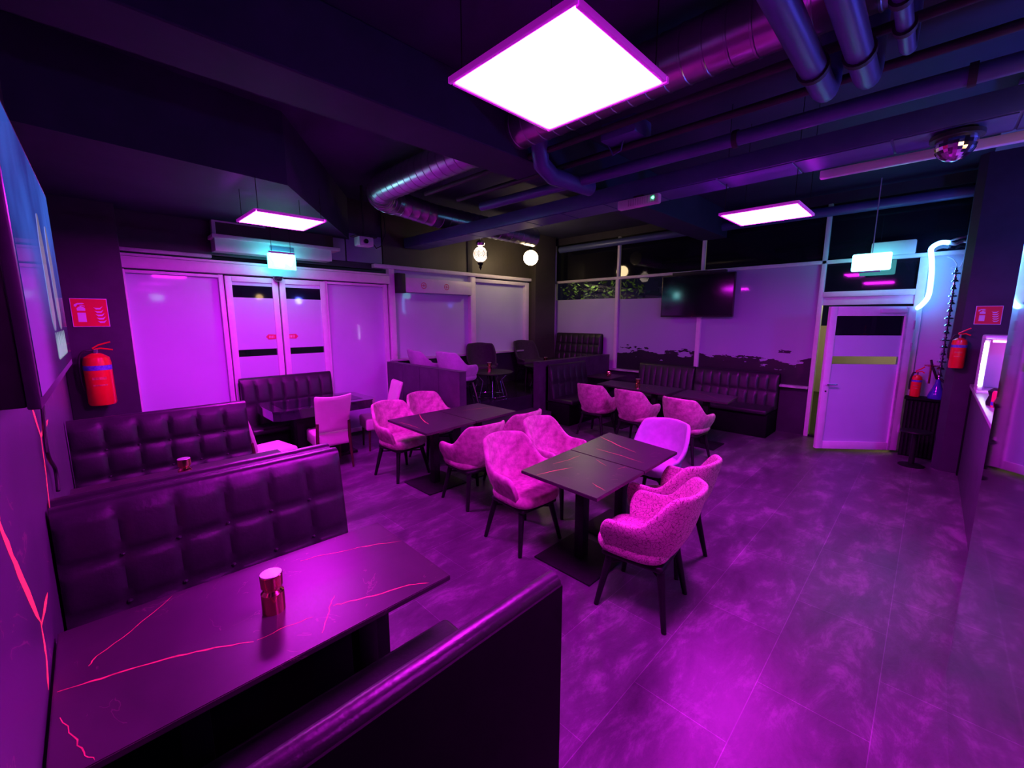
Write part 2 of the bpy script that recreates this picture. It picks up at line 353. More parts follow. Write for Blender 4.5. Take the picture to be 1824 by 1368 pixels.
pane('pane',2.66,3.6,.09,2.42,'frost',w2)
# header of the automatic doors
MBh=MB().box(.345,3.68,YA-.10,YA+.05,2.47,2.60,.008).box(.345,3.68,YA-.07,YA+.05,2.605,2.635,.004)
struct('trim_1',MBh,'alu',label='pale header rail above the automatic doors')
struct('trim_2',MB().box(.345,1.22,YA-.06,YA+.04,2.655,2.70,.01),'grime',label='scuffed pale strip above the left pane')
d1=sempty('door_1','automatic glass double door')
for x0,x1 in ((1.335,1.965),(1.985,2.62)):
    f=MB()
    f.box(x0,x0+.075,YA-.05,YA+.01,.03,2.45,.005).box(x1-.075,x1,YA-.05,YA+.01,.03,2.45,.005).box(x0+.075,x1-.075,YA-.05,YA+.01,2.38,2.45,.005).box(x0+.075,x1-.075,YA-.05,YA+.01,.03,.14,.005)
    lf=f.build('door_leaf','alu',d1)
    a,b=x0+.075,x1-.075
    pane('pane',a,b,2.335,2.38,'frost',lf,pos=YA-.03); pane('clear_band',a,b,2.175,2.335,'darkglass',lf,pos=YA-.03)
    pane('pane',a,b,1.475,2.175,'frost',lf,pos=YA-.03); pane('clear_band',a,b,1.38,1.475,'clear',lf,pos=YA-.03); pane('pane',a,b,.14,1.38,'frost',lf,pos=YA-.03)
# red direction stickers, one half on each leaf
for x0,x1,s in ((1.76,1.89,-1),(2.06,2.185,1)):
    mb=MB(); zc=1.64
    pts=[(x0,zc),(x0+.03,zc+.035),(x1,zc+.03),(x1,zc-.03),(x0+.03,zc-.035)] if s<0 else [(x0,zc+.03),(x1-.03,zc+.035),(x1,zc),(x1-.03,zc-.035),(x0,zc-.03)]
    mb.pts_prism([(x,YA-.034,z) for x,z in pts],(0,-.002,0)); mb.mi=1
    for k in range(4): mb.box(x0+.04+k*.018-(.0 if s<0 else .03),x0+.047+k*.018-(.0 if s<0 else .03),YA-.0385,YA-.036,zc-.018,zc+.018)
    mb.build('direction_sticker',['red2','signwhite'],d1,0)
# posts and panes over the platform
struct('trim_3',MB().box(3.69,3.79,YA-.06,YA+.05,0,2.74,.006),'alu',label='pale post between doors and platform windows')
struct('trim_4',MB().box(3.42,7.22,YA-.09,YA+.05,2.72,2.785,.008),'alu',label='pale transom over the platform windows')
struct('trim_5',MB().box(5.46,5.56,YA-.06,YA+.05,1.18,2.72,.006),'alu',label='pale post between the two platform windows')
struct('trim_6',MB().box(5.42,5.54,YA-.03,YA+.04,2.79,ZC,.004),'black',label='black upright above the transom')
struct('trim_7',MB().box(3.66,7.22,YA-.12,YA+.04,1.16,1.195,.005),'grime',label='narrow sill under the platform windows')
w3=sempty('window_3','platform window with the white shutter box')
pane('pane',3.79,5.46,1.195,2.72,'frost',w3)
MB().box(3.95,5.44,YA-.12,YA,2.35,2.60,.01).build('shutter_box','white',w3)
MB().box(3.80,3.96,YA-.13,YA,2.33,2.66,.008).build('shutter_motor','black',w3)
for cx in (4.33,4.83):
    mb=MB()
    for k in range(24):
        a0,a1=2*PI*k/24,2*PI*(k+1)/24
        q=[(cx+r*math.cos(a),YA-.1215,2.475+r*math.sin(a)) for r,a in ((.055,a0),(.055,a1),(.045,a1),(.045,a0))]
        mb.pts_prism(q,(0,-.002,0))
    mb.box(cx-.04,cx+.04,YA-.123,YA-.1215,2.47,2.48).box(cx-.005,cx+.005,YA-.123,YA-.1215,2.45,2.50)
    mb.build('round_sticker','red2',w3,0)
w4=sempty('window_4','platform window beside the corner column')
MB().box(5.56,5.60,YA-.05,YA+.04,1.195,2.72,.004).box(7.06,7.18,YA-.05,YA+.04,1.195,2.69,.004).box(5.60,7.06,YA-.05,YA+.04,2.62,2.69,.004).build('window_frame','alu',w4)
pane('pane',5.60,7.06,1.195,2.62,'frost',w4)
struct('trim_8',MB().box(3.62,5.42,YA-.01,YA+.03,2.79,ZC).box(5.54,7.22,YA-.01,YA+.03,2.79,ZC),'panelA',label='dark olive panels above the transom',smooth=0)
struct('trim_9',MB().box(2.70,2.98,YA-.01,YA+.018,2.79,3.22,.004).box(3.0,3.60,YA-.01,YA+.018,2.79,3.22,.004),'greypane',label='pale blue panels above the doors')
# ---------------- right shop front pieces
fr=MB()
fr.box(XB-.05,XB+.06,-.35,6.70,2.72,2.775,.006)
struct('trim_10',fr,'alu',label='pale transom along the right shop front')
for i,(y,z0,wd) in enumerate(((6.60,.8,.05),(4.86,.8,.075),(3.10,.8,.075))):
    m=MB().box(XB-.05,XB+.06,y,y+wd,z0,2.72,.006).box(XB-.03,XB+.04,y+.01,y+wd-.01,2.775,3.6,.004)
    struct('trim_%d'%(11+i),m,'alu',label=('pale post beside the corner column','pale post right of the corner window','pale post behind the wall television')[i])
struct('trim_14',MB().box(XB-.05,XB+.06,1.27,1.33,0,3.6,.006),'alu',label='pale post left of the open door')
struct('trim_15',MB().box(XB-.05,XB+.06,.14,.235,0,2.72,.006),'alu',label='pale post on the hinge side of the open door')
struct('trim_16',MB().box(XB-.12,XB+.05,1.33,YA,.775,.81,.006),'grime',label='narrow sill along the right windows')
def windowB(n,lab,y0,y1,zf,m='frost'):
    w=sempty('window_%d'%n,lab)
    pane('frosted_pane',y0,y1,.81,zf,m,w,'x',XB)
    if zf<2.7: pane('clear_pane',y0,y1,zf,2.72,'clear',w,'x',XB+.002)
    pane('upper_pane',y0,y1,2.775,3.6,'darkglass',w,'x',XB+.01)
windowB(5,'corner window with a clear strip above frosting',4.935,6.60,2.33)
windowB(6,'window left of the wall television with clear strip above frosting',3.175,4.86,2.30,'peel')
windowB(7,'wide frosted window with film peeling along the bottom',1.33,3.10,2.72,'peel')
w8=sempty('window_8','dark fanlight above the open door')
pane('pane',.235,1.27,2.30,2.72,'darkglass',w8,'x',XB)
pane('upper_pane',-.35,1.27,2.775,3.6,'darkglass',w8,'x',XB+.01)
w9=sempty('window_9','narrow frosted window beside the right column')
pane('pane',-.35,.14,.82,2.72,'frost',w9,'x',XB)
struct('trim_17',MB().box(XB-.06,XB+.06,.235,1.27,2.22,2.30,.006).box(XB-.02,XB+.04,.235,1.27,2.10,2.22,.003),'alu',label='pale door head under the fanlight')
struct('trim_18',MB().box(XB-.04,XB+.10,.235,1.27,-.01,.03,.005),'steelblack',label='dark threshold of the open door')
# open door
ang=math.atan2(.84,-.70)
d2=bpy.data.objects.new('door_2',None); COL.objects.link(d2); d2['kind']='structure'; d2['label']='open white framed frosted glass door'
d2.location=(7.97,.21,0); d2.rotation_euler=(0,0,ang)
W=1.09
MB().box(0,.13,-.03,.03,.04,2.06,.006).box(W-.09,W,-.03,.03,.04,2.06,.006).box(.13,W-.09,-.03,.03,1.93,2.06,.006).box(.13,W-.09,-.03,.03,.04,.15,.006).build('door_frame','alu',d2)
def lp(n,z0,z1,m): MB().box(.13,W-.09,-.006,.006,z0,z1).build(n,m,d2,0)
lp('clear_band',1.665,1.93,'darkglass'); lp('frosted_pane',1.375,1.665,'frost'); lp('clear_band',1.265,1.375,'clear'); lp('frosted_pane',.15,1.265,'frost')
MB().box(.10,.125,.031,.036,.05,2.04).box(-.002,.02,.02,.04,.3,.42,.004).box(-.002,.02,.02,.04,1.45,1.57,.004).box(-.002,.02,.02,.04,1.75,1.87,.004).build('hinge','grime',d2)
h=MB().cyl((W-.045,.03,.98),(W-.045,.075,.98),.011).cyl((W-.045,.07,.98),(W-.17,.07,.98),.010).cyl((W-.045,.03,.88),(W-.045,.037,.88),.012).build('door_handle','chrome',d2)
MB().box(.14,.46,.03,.07,1.97,2.03,.006).build('door_closer','white',d2)
# ---------------- platform, steps and tiled wing walls
struct('floor_platform',MB().box(3.62,XB,5.16,YA,0,.5,.004),'darkfloor',label='raised dark platform in the corner',smooth=0)
struct('floor_step',MB().box(3.70,5.72,4.70,5.16,0,.25,.004),'tile',label='single dark step up to the platform',smooth=0)
def tiled(mb,x0,x1,y0,y1,z0,z1,long='y'):
    t=.003; mb.box(x0,x1,y0,y1,z0,z1-.012)
    mb.box(x0-.006,x1+.006,y0-.006,y1+.006,z1-.012,z1,.003)
    # tile faces
    if long=='y':
        n=4; 
        for i in range(n):
            a=y0+(y1-y0)*i/n+t; b=y0+(y1-y0)*(i+1)/n-t
            for k in range(2):
                c=z0+(z1-.012-z0)*k/2+t; d=z0+(z1-.012-z0)*(k+1)/2-t
                mb.box(x0-.008,x0,a,b,c,d,.002,1)
    else:
        n=4
        for i in range(n):
            a=x0+(x1-x0)*i/n+t; b=x0+(x1-x0)*(i+1)/n-t
            for k in range(2):
                c=z0+(z1-.012-z0)*k/2+t; d=z0+(z1-.012-z0)*(k+1)/2-t
                mb.box(a,b,y0-.008,y0,c,d,.002,1)
mb=MB(); tiled(mb,3.55,3.66,4.55,YA-.12,0,1.17,'y')
tag(mb.build('partition_wall','tile',None,20),'dark tiled partition beside the white lounge chairs','partition')
mb=MB(); tiled(mb,5.70,XB-.12,4.98,5.12,0,1.12,'x')
for k in range(3): mb.box(5.692,5.70,4.985,5.115,.01+.365*k,.365*(k+1),.002,1)
tag(mb.build('partition_wall','tile',None,20),'dark tiled partition behind the corner bench','partition')
# ---------------------------------------------------------------- ceiling structure
struct('trim_19',MB().box(-.21,XB,2.76,3.20,3.30,ZC,.01),'ceiling',label='ceiling beam left of the large lamp',smooth=0)
struct('trim_20',MB().prism([(-.21,4.22),(1.46,4.40),(3.06,YA),(-.21,YA)],3.12,ZC),'ceiling',label='lowered ceiling above the automatic doors',smooth=0)
mb=MB().box(4.00,4.36,-2.6,YA-.05,3.10,3.25,.006)
for k in range(16): mb.box(4.01,4.35,-2.5+k*.57,-2.5+k*.57+.555,3.092,3.10,.002,1)
struct('trim_21',mb,'ductdark',label='long boxed service channel across the ceiling')
struct('trim_22',MB().box(5.1,6.9,-2.5,-.25,3.62,3.66,.004),'greypane',label='pale ceiling boards above the bar')
def rib_duct(name,pts,r,label,m='duct',step=.13):
    # sweeps a duct with raised spiral seams
    P=[Vector(p) for p in pts]; out=[];rad=[]
    for a,b in zip(P,P[1:]):
        L=(b-a).length; n=max(1,int(L/step))
        for i in range(n):
            for tt,dr in ((0,0),(.03,0),(.84,0),(.87,.005),(.95,.005),(.98,0)):
                out.append(a.lerp(b,(i+tt)/n)); rad.append(r+dr)
    out.append(P[-1]); rad.append(r)
    mb=MB(); mb.tube(out,rad,20)
    return tag(mb.build(name,m,None,50),label,'duct')
def arc(c,r,a0,a1,n,ax=0,ay=1):
    o=[]
    for i in range(n+1):
        a=a0+(a1-a0)*i/n; p=[c[0],c[1],c[2]]; p[ax]+=r*math.cos(a); p[ay]+=r*math.sin(a); o.append(tuple(p))
    return o
rib_duct('ventilation_duct',[(2.84,-2.4,3.53),(2.84,5.1,3.53)]+arc((3.34,5.1,3.51),.5,PI,PI/2,7)[1:]+[(3.9,5.6,3.45),(6.2,5.6,3.42)],.165,'large spiral duct running over the room and turning toward the platform')
def pipe(pts,r,label,m='ductdark',rings=(),name='ceiling_pipe'):
    mb=MB().tube(pts,r,16)
    o=thing(name,label,'pipe',pts[0])
    for v in mb.bm.verts: v.co-=Vector(pts[0])
    mb.build('pipe_body',m,o,50)
    for p,d in rings:
        c=Vector(p)-Vector(pts[0]); d=Vector(d).normalized()
        MB().cyl(c-d*.018,c+d*.018,r+.012,n=18).build('pipe_clamp','black',o)
    return o
pipe([(-.2,.60,3.2),(3.12,.60,3.2),(3.2,.60,3.215),(3.25,.60,3.27),(3.26,.60,3.35),(3.26,.60,3.74)],.062,'left one of the two thick pipes at the top right',rings=[((2.85,.6,3.2),(1,0,0))],)
pipe([(-.2,.41,3.2),(3.12,.41,3.2),(3.2,.41,3.215),(3.25,.41,3.27),(3.26,.41,3.35),(3.26,.41,3.74)],.058,'right one of the two thick pipes at the top right',rings=[((2.85,.41,3.2),(1,0,0))])
pipe([(-.2,.24,3.2),(2.95,.24,3.2),(3.02,.24,3.22),(3.05,.24,3.3),(3.05,.24,3.74)],.032,'thin pipe right of the two thick pipes',rings=[((2.5,.24,3.2),(1,0,0)),((2.75,.24,3.2),(1,0,0))])
pipe([(3.62,-2.5,3.22),(3.55,2.4,3.22),(3.50,4.0,3.22)],.050,'long blue grey pipe crossing under the ceiling',rings=[((3.585,0,3.22),(0,1,0)),((3.57,1.2,3.22),(0,1,0))])
pipe([(3.36,-2.5,3.30),(3.30,4.2,3.30)],.026,'thin dark pipe beside the long pipe','black')
pipe([(3.02,-2.5,3.34),(2.98,4.4,3.34)],.025,'dark pipe beside the spiral duct','black')
pipe([(5.0,-2.5,3.42),(5.0,6.3,3.42)],.06,'dark pipe beyond the boxed channel','black')
pipe([(7.9,-.4,3.45),(7.9,6.3,3.45)],.07,'dark pipe above the right shop front','ductdark')
pipe([(2.95,2.60,3.58),(2.95,2.60,3.36),(3.02,2.64,3.26),(3.2,2.66,3.2),(3.75,2.62,3.2)],.075,'short bent pipe between lamp and emergency light','ductdark')
tag(MB().box(3.15,3.42,1.80,2.12,3.33,3.47,.02).tube([(3.25,1.96,3.33),(3.25,1.98,3.26),(3.25,2.05,3.24),(3.25,2.1,3.33)],.006,8).build('junction_box','ductdark',None),'pale blue junction box above the emergency light','box')
# projector hanging by the lowered ceiling
pj=thing('ceiling_projector','small white projector hanging with dark bracket near the doors','projector',(2.95,5.95,2.92))
MB().box(-.11,.11,-.09,.09,0,.13,.02).build('projector_body','white',pj)
MB().cyl((-.02,-.085,.06),(-.02,-.12,.06),.032,n=20).build('lens','gloss',pj)
MB().cyl((0,0,.12),(0,0,.83),.016).box(-.16,.16,-.1,.1,.125,.14,.004).tube([(.1,0,.1),(.2,.02,.0),(.3,.05,.05),(.4,.1,.25),(.4,.12,.5)],.008,8).build('bracket','black',pj)
# air curtain and return-air box
ac=thing('air_curtain','wide white air curtain unit above the automatic doors','air curtain',(0,0,0))
MB().prism([(1.23,YA-.02),(1.23,YA-.26),(2.66,YA-.26),(2.66,YA-.02)],2.73,2.88).box(1.20,2.78,YA-.30,YA-.02,2.88,2.925,.006).build('housing','white',ac)
MB().box(1.84,2.14,YA-.268,YA-.255,2.80,2.86,.003).build('grille','greypane',ac)
MB().box(1.27,2.76,YA-.10,YA-.02,2.95,3.12).build('intake_panel','panelA',ac)
MB().box(1.24,1.28,YA-.12,YA-.02,2.925,3.12,.004).box(1.28,1.85,YA-.12,YA-.10,3.10,3.12,.003).build('intake_trim','white',ac)
tag(MB().lathe([(.065,0),(.062,-.02),(.045,-.05),(.02,-.065),(0,-.07)],20,(1.95,YA-.13,2.47)).build('motion_sensor','gloss',None),'black dome sensor under the left exit sign','sensor')
# ---------------------------------------------------------------- ceiling lamps
def lamp(x,y,label,size=.62,rot=0):
    z=2.82
    o=thing('ceiling_lamp',label,'lamp',(x,y,z),rot,'square magenta ceiling lamps'); h=size/2
    f=MB()
    for a in (-1,1):
        f.box(a*h-(.016 if a>0 else 0),a*h+(.016 if a<0 else 0),-h,h,-.002,.022,.003)
        f.box(-h+.022,h-.022,a*h-(.016 if a>0 else 0),a*h+(.016 if a<0 else 0),-.002,.022,.003)
    f.box(-h+.022,h-.022,-h+.022,h-.022,.012,.022)
    f.build('frame','lampframe',o)
    MB().box(-h+.022,h-.022,-h+.022,h-.022,.000,.011).build('diffuser','magenta',o)
    for a,b in ((-1,-1),(1,-1),(1,1),(-1,1)):
        MB().tube([(a*(h-.04),b*(h-.04),.02),(a*(h-.04),b*(h-.04),ZC-z if y<3 else 3.12-z)],.0025,6).build('suspension_wire','steelblack',o)
    return o
lamp(1.425,1.16,'large square magenta lamp nearest the viewer')
lamp(1.44,4.58,'square magenta lamp hanging before the automatic doors')
lamp(4.47,1.19,'square magenta lamp hanging before the right windows')
# ---------------------------------------------------------------- signs and small lamps
ex=thing('exit_sign','glowing exit sign hanging above the automatic doors','exit sign',(0,0,0))
MB().box(1.745,2.085,6.19,6.215,2.54,2.735,.004).build('light_panel','exitglow',ex); lpn=ex.children[0]
mb=MB()
mb.pts_prism([(1.765,6.188,2.72),(2.07,6.188,2.725),(2.045,6.188,2.64),(2.02,6.188,2.585),(1.96,6.188,2.63),(1.94,6.188,2.62),(1.935,6.188,2.57),(1.83,6.188,2.57),(1.82,6.188,2.63)],(0,-.003,0))
mb.build('pictogram','exitwhite',lpn,0)
MB().box(1.76,2.07,6.17,6.225,2.735,2.76,.004).build('housing','white',ex)
for x in (1.80,2.03): MB().cyl((x,6.2,2.76),(x,6.2,3.12),.003,n=6).build('suspension_wire','steelblack',ex)
ex=thing('exit_sign','glowing exit box above the open door','exit sign',(0,0,0))
MB().box(7.68,7.72,.50,.92,2.545,2.78,.02).build('light_panel','exitfull',ex)
MB().box(7.67,7.73,.60,.84,2.525,2.545,.004).cyl((7.7,.71,2.78),(7.7,.71,ZC),.006,n=8).build('housing','grime',ex)
em=thing('emergency_light','white emergency light bar with green indicator','emergency light',(3.98,2.2,3.03))
MB().box(-.035,.035,-.22,.22,-.045,.045,.015).build('cover','white',em)
mb=MB()
for k in range(12): mb.box(-.0375,-.034,-.19+k*.025,-.178+k*.025,-.03,.03,.001,1)
mb.build('lens_rib','grime',em)
MB().lathe([(.0,-.014),(.011,-.008),(.014,0),(.011,.008),(0,.014)],12,(-.037,-.165,.008)).build('indicator','greenled',em)
MB().box(-.02,.02,-.05,.05,.045,.062).build('mount','black',em)
# strip trunking and disco ball
tag(MB().box(4.37,4.43,-2.4,.80,3.03,3.09,.006).build('strip_light','lilac',None),'long pale strip along the channel above the mirror ball','strip')
db=thing('disco_ball','mirrored disco ball hanging below the channel','disco ball',(4.12,.03,3.02))
mb=MB(); r=.105
bm=bmesh.new(); bmesh.ops.create_uvsphere(bm,u_segments=26,v_segments=16,radius=r); mb.merge(bm); mb.build('mirror_ball','chrome',db,0)
MB().lathe([(.13,.03),(.13,.055),(.06,.075),(.02,.08)],20).build('motor_cap','black',db)
# TV neon hose
cp=[(7.96,.20,2.03),(7.94,.15,2.08),(7.92,.10,2.2),(7.92,.10,2.45),(7.92,.115,2.62),(7.93,.13,2.72),(7.94,.14,2.80),(7.94,.10,2.85),(7.94,.04,2.87),(7.95,-.02,2.86)]
def smooth(P,n=6):
    P=[Vector(p) for p in P]; o=[]
    for i in range(len(P)-1):
        p0,p1,p2,p3=P[max(i-1,0)],P[i],P[i+1],P[min(i+2,len(P)-1)]
        for k in range(n):
            t=k/n; o.append(.5*((2*p1)+(p2-p0)*t+(2*p0-5*p1+4*p2-p3)*t*t+(3*p1-p0-3*p2+p3)*t**3))
    o.append(P[-1]); return o
tag(MB().tube(smooth(cp),.028,12).build('neon_tube','neon',None),'glowing cyan white light hose curling beside the open door','neon tube')
tag(MB().tube(smooth([(7.95,-.03,2.85),(7.9,-.08,2.83),(7.93,-.14,2.86),(7.9,-.2,2.84),(7.95,-.26,2.87)]),.018,10).tube(smooth([(7.95,-.02,2.88),(7.9,-.1,2.9),(7.93,-.18,2.92),(7.95,-.28,2.95)]),.012,8).build('cable_bundle','grime',None),'tangled grey cables on the frame beside the light hose','cable')
tag(MB().tube(smooth([(8.08,-.02,2.7),(8.07,-.08,2.66),(8.06,-.12,2.58),(8.07,-.07,2.55),(8.06,-.15,2.55),(8.07,-.18,2.64),(8.08,-.26,2.68)]),.006,8).build('loose_cable','white',None),'thin white cable dangling before the narrow frosted window','cable')
tag(MB().box(8.02,8.06,.29,.76,2.765,2.96,.02).build('wall_plaque','white',None),'blank white rounded board above the right exit box','board')
# globe and mosaic lamps
g=thing('pendant_lamp','round warm glowing globe lamp in the corner','lamp',(6.40,5.85,3.09))
bm=bmesh.new(); bmesh.ops.create_uvsphere(bm,u_segments=28,v_segments=16,radius=.145); mb=MB(); mb.merge(bm); mb.build('globe','warm',g)
MB().lathe([(.05,.13),(.055,.15),(.04,.18),(.02,.2),(.006,.21)],16).cyl((0,0,.2),(0,0,ZC-3.09),.005,n=8).build('lamp_holder','steelblack',g)
g=thing('pendant_lamp','patterned oriental glass lamp with black finial','lamp',(5.12,5.90,3.03))
pr=[(.03,-.13),(.075,-.11),(.115,-.06),(.13,0),(.115,.06),(.075,.11),(.03,.13)]
MB().lathe(pr,24).build('glass_body','mosaic',g)
mb=MB()
for a in (R(-125),R(-165),R(-85),R(-45)):
    for rr in (.058,.036,.016):
        pts=[]
        for k in range(17):
            t=2*PI*k/16; u=a+rr*math.cos(t)/.13; z=rr*math.sin(t)*1.15; R_=.13*math.sqrt(max(0,1-(z/.17)**2))+.003
            pts.append((R_*math.cos(u),R_*math.sin(u),z))
        mb.tube(pts,.0045,6)
mb.build('mosaic_ring','steelblack',g)
MB().lathe([(.03,-.13),(.055,-.145),(.05,-.17),(.02,-.2),(.03,-.22),(0,-.28)],12).build('finial','steelblack',g)
MB().lathe([(.03,.13),(.07,.15),(.085,.19),(.07,.23),(.03,.25),(.006,.26)],16).cyl((0,0,.25),(0,0,ZC-3.03),.005,n=8).build('metal_cap','chrome',g)
# fire signs
def fire_sign(loc,rot,w,h,label):
    o=thing('fire_sign',label,'sign',loc,rot,'red fire extinguisher signs')
    mb=MB().box(-w/2-.006,w/2+.006,-.004,0,-h/2-.006,h/2+.006); mb.mi=1; mb.box(-w/2,w/2,-.006,-.004,-h/2,h/2); mb.build('sign_plate',['signwhite','signred'],o,0)
    k=MB(); y=-.0065
    def poly(p): k.pts_prism([(x*w/.28,y,z*h/.28) for x,z in p],(0,-.002,0))
    # extinguisher: body, shoulder, handle, hose
    poly([(-.10,-.095),(-.035,-.095),(-.035,0),(-.10,0)])
    poly([(-.10,.02),(-.035,.02),(-.035,.045),(-.05,.06),(-.085,.06),(-.10,.045)])
    poly([(-.075,.06),(-.06,.06),(-.06,.075),(-.075,.075)])
    poly([(-.12,.065),(-.115,.085),(-.09,.098),(-.05,.10),(-.035,.09),(-.06,.085),(-.09,.082),(-.105,.06)])
    poly([(-.06,.072),(-.035,.062),(-.035,.07),(-.06,.08)])
    k.build('extinguisher_symbol','signwhite',o,0); k=MB()
    for i,(x0,z0) in enumerate(((.03,.055),(.035,.02),(.04,-.015),(.045,-.05),(.05,-.085))):
        poly([(x0,z0),(x0+.02,z0-.022),(x0+.055,z0-.02),(x0+.075,z0+.012),(x0+.05,z0-.004),(x0+.022,z0-.004)])
    k.build('flame_symbol','signwhite',o,0)
fire_sign((.042,6.395,1.958),0,.27,.285,'red fire extinguisher sign on the left pillar')
fire_sign((7.393,-.43,1.935),-PI/2,.20,.20,'red fire extinguisher sign on the right column')
def extinguisher(loc,r,hh,label,rot=0):
    o=thing('fire_extinguisher',label,'fire extinguisher',loc,rot,'red fire extinguishers')
    bd=MB().lathe([(r*.92,0),(r,.02),(r,hh*.82),(r*.9,hh*.92),(r*.5,hh*.98),(r*.3,hh)],24).build('cylinder','red',o)
    MB().lathe([(r*1.012,hh*.68),(r*1.012,hh*.77)],24).build('blue_band','bluelabel',bd)
    for k,(z0,hh2) in enumerate(((.50,.05),(.38,.03))):
        rr=r*1.012; q=[(rr*math.cos(-PI/2+a),rr*math.sin(-PI/2+a)) for a in (-.5,-.25,0,.25,.5)]
        t=MB()
        A=[t.bm.verts.new((x,y,hh*z0)) for x,y in q]; B=[t.bm.verts.new((x,y,hh*z0+hh*hh2)) for x,y in q]
        for i in range(4): t.bm.faces.new((A[i],A[i+1],B[i+1],B[i]))
        t.build('label_print','vein',bd,0)
    MB().cyl((0,0,hh),(0,0,hh+.04),r*.2).build('valve','chrome',o)
    MB().tube([(-.02,0,hh+.035),(.04,-.01,hh+.05),(r*1.2,-.02,hh+.03)],.008,8).build('lower_lever','red',o)
    MB().tube([(-.02,0,hh+.05),(.03,-.01,hh+.085),(r*1.1,-.02,hh+.115)],.008,8).build('upper_lever','red',o)
    MB().tube(smooth([(-.02,0,hh+.03),(-r*.8,-.01,hh+.02),(-r*1.15,-.01,hh-.06),(-r*1.2,0,hh*.5),(-r*1.1,0,hh*.3)]),.010,8).build('hose','hose',o)
    return o
extinguisher((.035,6.26,.985),.113,.55,'large red extinguisher hung on the left pillar below its sign')
extinguisher((7.33,-.235,1.31),.068,.36,'small red extinguisher hung on the right column',-PI/2)
extinguisher((7.96,.09,.835),.055,.30,'small red extinguisher standing on the slatted cabinet',-PI/2)
# slatted cabinet, hookah, stool
sc=thing('slatted_cabinet','low black slatted cabinet beside the open door','cabinet',(0,0,0))
MB().box(7.88,XB,-.20,.17,0,.80).box(7.85,XB,-.20,.185,.80,.825,.004).build('body','board',sc)
mb=MB()
for k in range(9): mb.box(7.865,7.88,-.195+k*.041,-.195+k*.041+.024,.02,.78,.003,1)
mb.build('slat_front','steelblack',sc)
hk=thing('hookah','tall hookah with blue glass base and tiered metal stem','hookah',(7.99,-.12,.826))
MB().lathe([(.085,0),(.09,.03),(.06,.12),(.032,.2),(.026,.27)],20).build('glass_base','bluebottle',hk)
prof=[(.02,.27)]; z=.27
for k in range(15):
    rr=.036+.018*((k*7)%3)/2
    prof+=[(.014,z+.02),(rr,z+.035),(rr*.9,z+.05),(.02,z+.07),(.024,z+.085),(.014,z+.095)]; z+=.095
prof+=[(.004,z+.04)]
MB().lathe(prof,16).build('metal_stem','chrome',hk)
MB().tube(smooth([(-.02,.02,.27),(-.06,.05,.36),(-.06,.08,.44),(-.03,.10,.52)]),.014,8).tube(smooth([(-.02,-.02,.27),(-.08,-.08,.2),(-.10,-.10,.1)]),.014,8).build('hose','hose',hk)
MB().lathe([(.02,.42),(.07,.44),(.075,.45),(.02,.46)],16,(-.02,.09,0)).cyl((-.02,.09,.2),(-.02,.09,.43),.012).build('tray','copper',hk)
st=thing('round_stool','small black round pedestal table before the slatted cabinet','stool',(7.40,.02,0))
MB().lathe([(.0,.44),(.15,.445),(.155,.455),(.15,.467),(0,.47)],28).build('top','steelblack',st)
MB().cyl((0,0,.02),(0,0,.44),.03,n=16).build('post','steelblack',st)
MB().lathe([(.13,0),(.13,.012),(.04,.025),(.03,.03)],24).build('base','steelblack',st)
# ---------------------------------------------------------------- bar
br=thing('bar_counter','dark bar counter running away behind the mirrored pillar','bar counter',(0,0,0))
MB().box(3.2,7.3,-1.0,-.40,0,1.09,.004).build('front_panel','tile',br)
MB().box(3.15,7.36,-1.05,-.375,1.09,1.125,.004).build('worktop','counter',br)
MB().box(7.3,7.36,-1.0,-.385,0,1.09,.004).build('end_panel','board',br)
dc=thing('display_case','white rounded open case with a lit front edge on the bar','display case',(6.5,-.665,1.125))
mb=MB()
mb.box(.0,.40,-.28,.28,0,.03,.005).box(.36,.40,-.28,.28,.03,.58,.01).box(.0,.40,-.28,.28,.56,.60,.015).box(.0,.36,.24,.28,.03,.56,.008)
mb.build('shell','lilac',dc)
MB().tube([(.06,.22,.54),(.06,-.22,.54)],.010,8).build('added_inner_glow','pinklight',dc)  # glowing strip added to brighten the inside of the case pink
MB().tube([(-.012,.265,.08),(-.016,.268,.30),(-.012,.265,.53)],.014,10).build('edge_light','caselight',dc)
c=thing('drink_can','red and white can on the bar','can',(5.55,-.46,1.125))
MB().lathe([(.03,0),(.035,.01),(.035,.13),(.028,.145),(.026,.145)],20).build('body','red2',c); MB().lathe([(.0355,.02),(.0355,.05)],20).build('blue_band','bluelabel',c)
tag(MB().lathe([(.03,0),(.055,.03),(.062,.07),(.05,.11),(.02,.14),(.018,.17)],20,(5.30,-.48,1.125)).build('round_bottle','copper',None),'dark round bottle on the bar','bottle')
tag(MB().lathe([(.032,0),(.038,.12),(.036,.12),(.03,.01)],20,(5.85,-.52,1.125)).build('plastic_cup','greypane',None),'grey cup standing in the bar group','cup')
tag(MB().box(5.62,5.72,-.60,-.54,1.125,1.42,.02).build('juice_carton','orange',None),'orange carton standing on the bar','carton')
tag(MB().lathe([(.0,0),(.05,.0),(.055,.03),(.04,.09),(.05,.13),(.02,.16)],16,(5.66,-.455,1.125)).build('black_cap','hose',None),'black crumpled pouch behind the can','pouch')
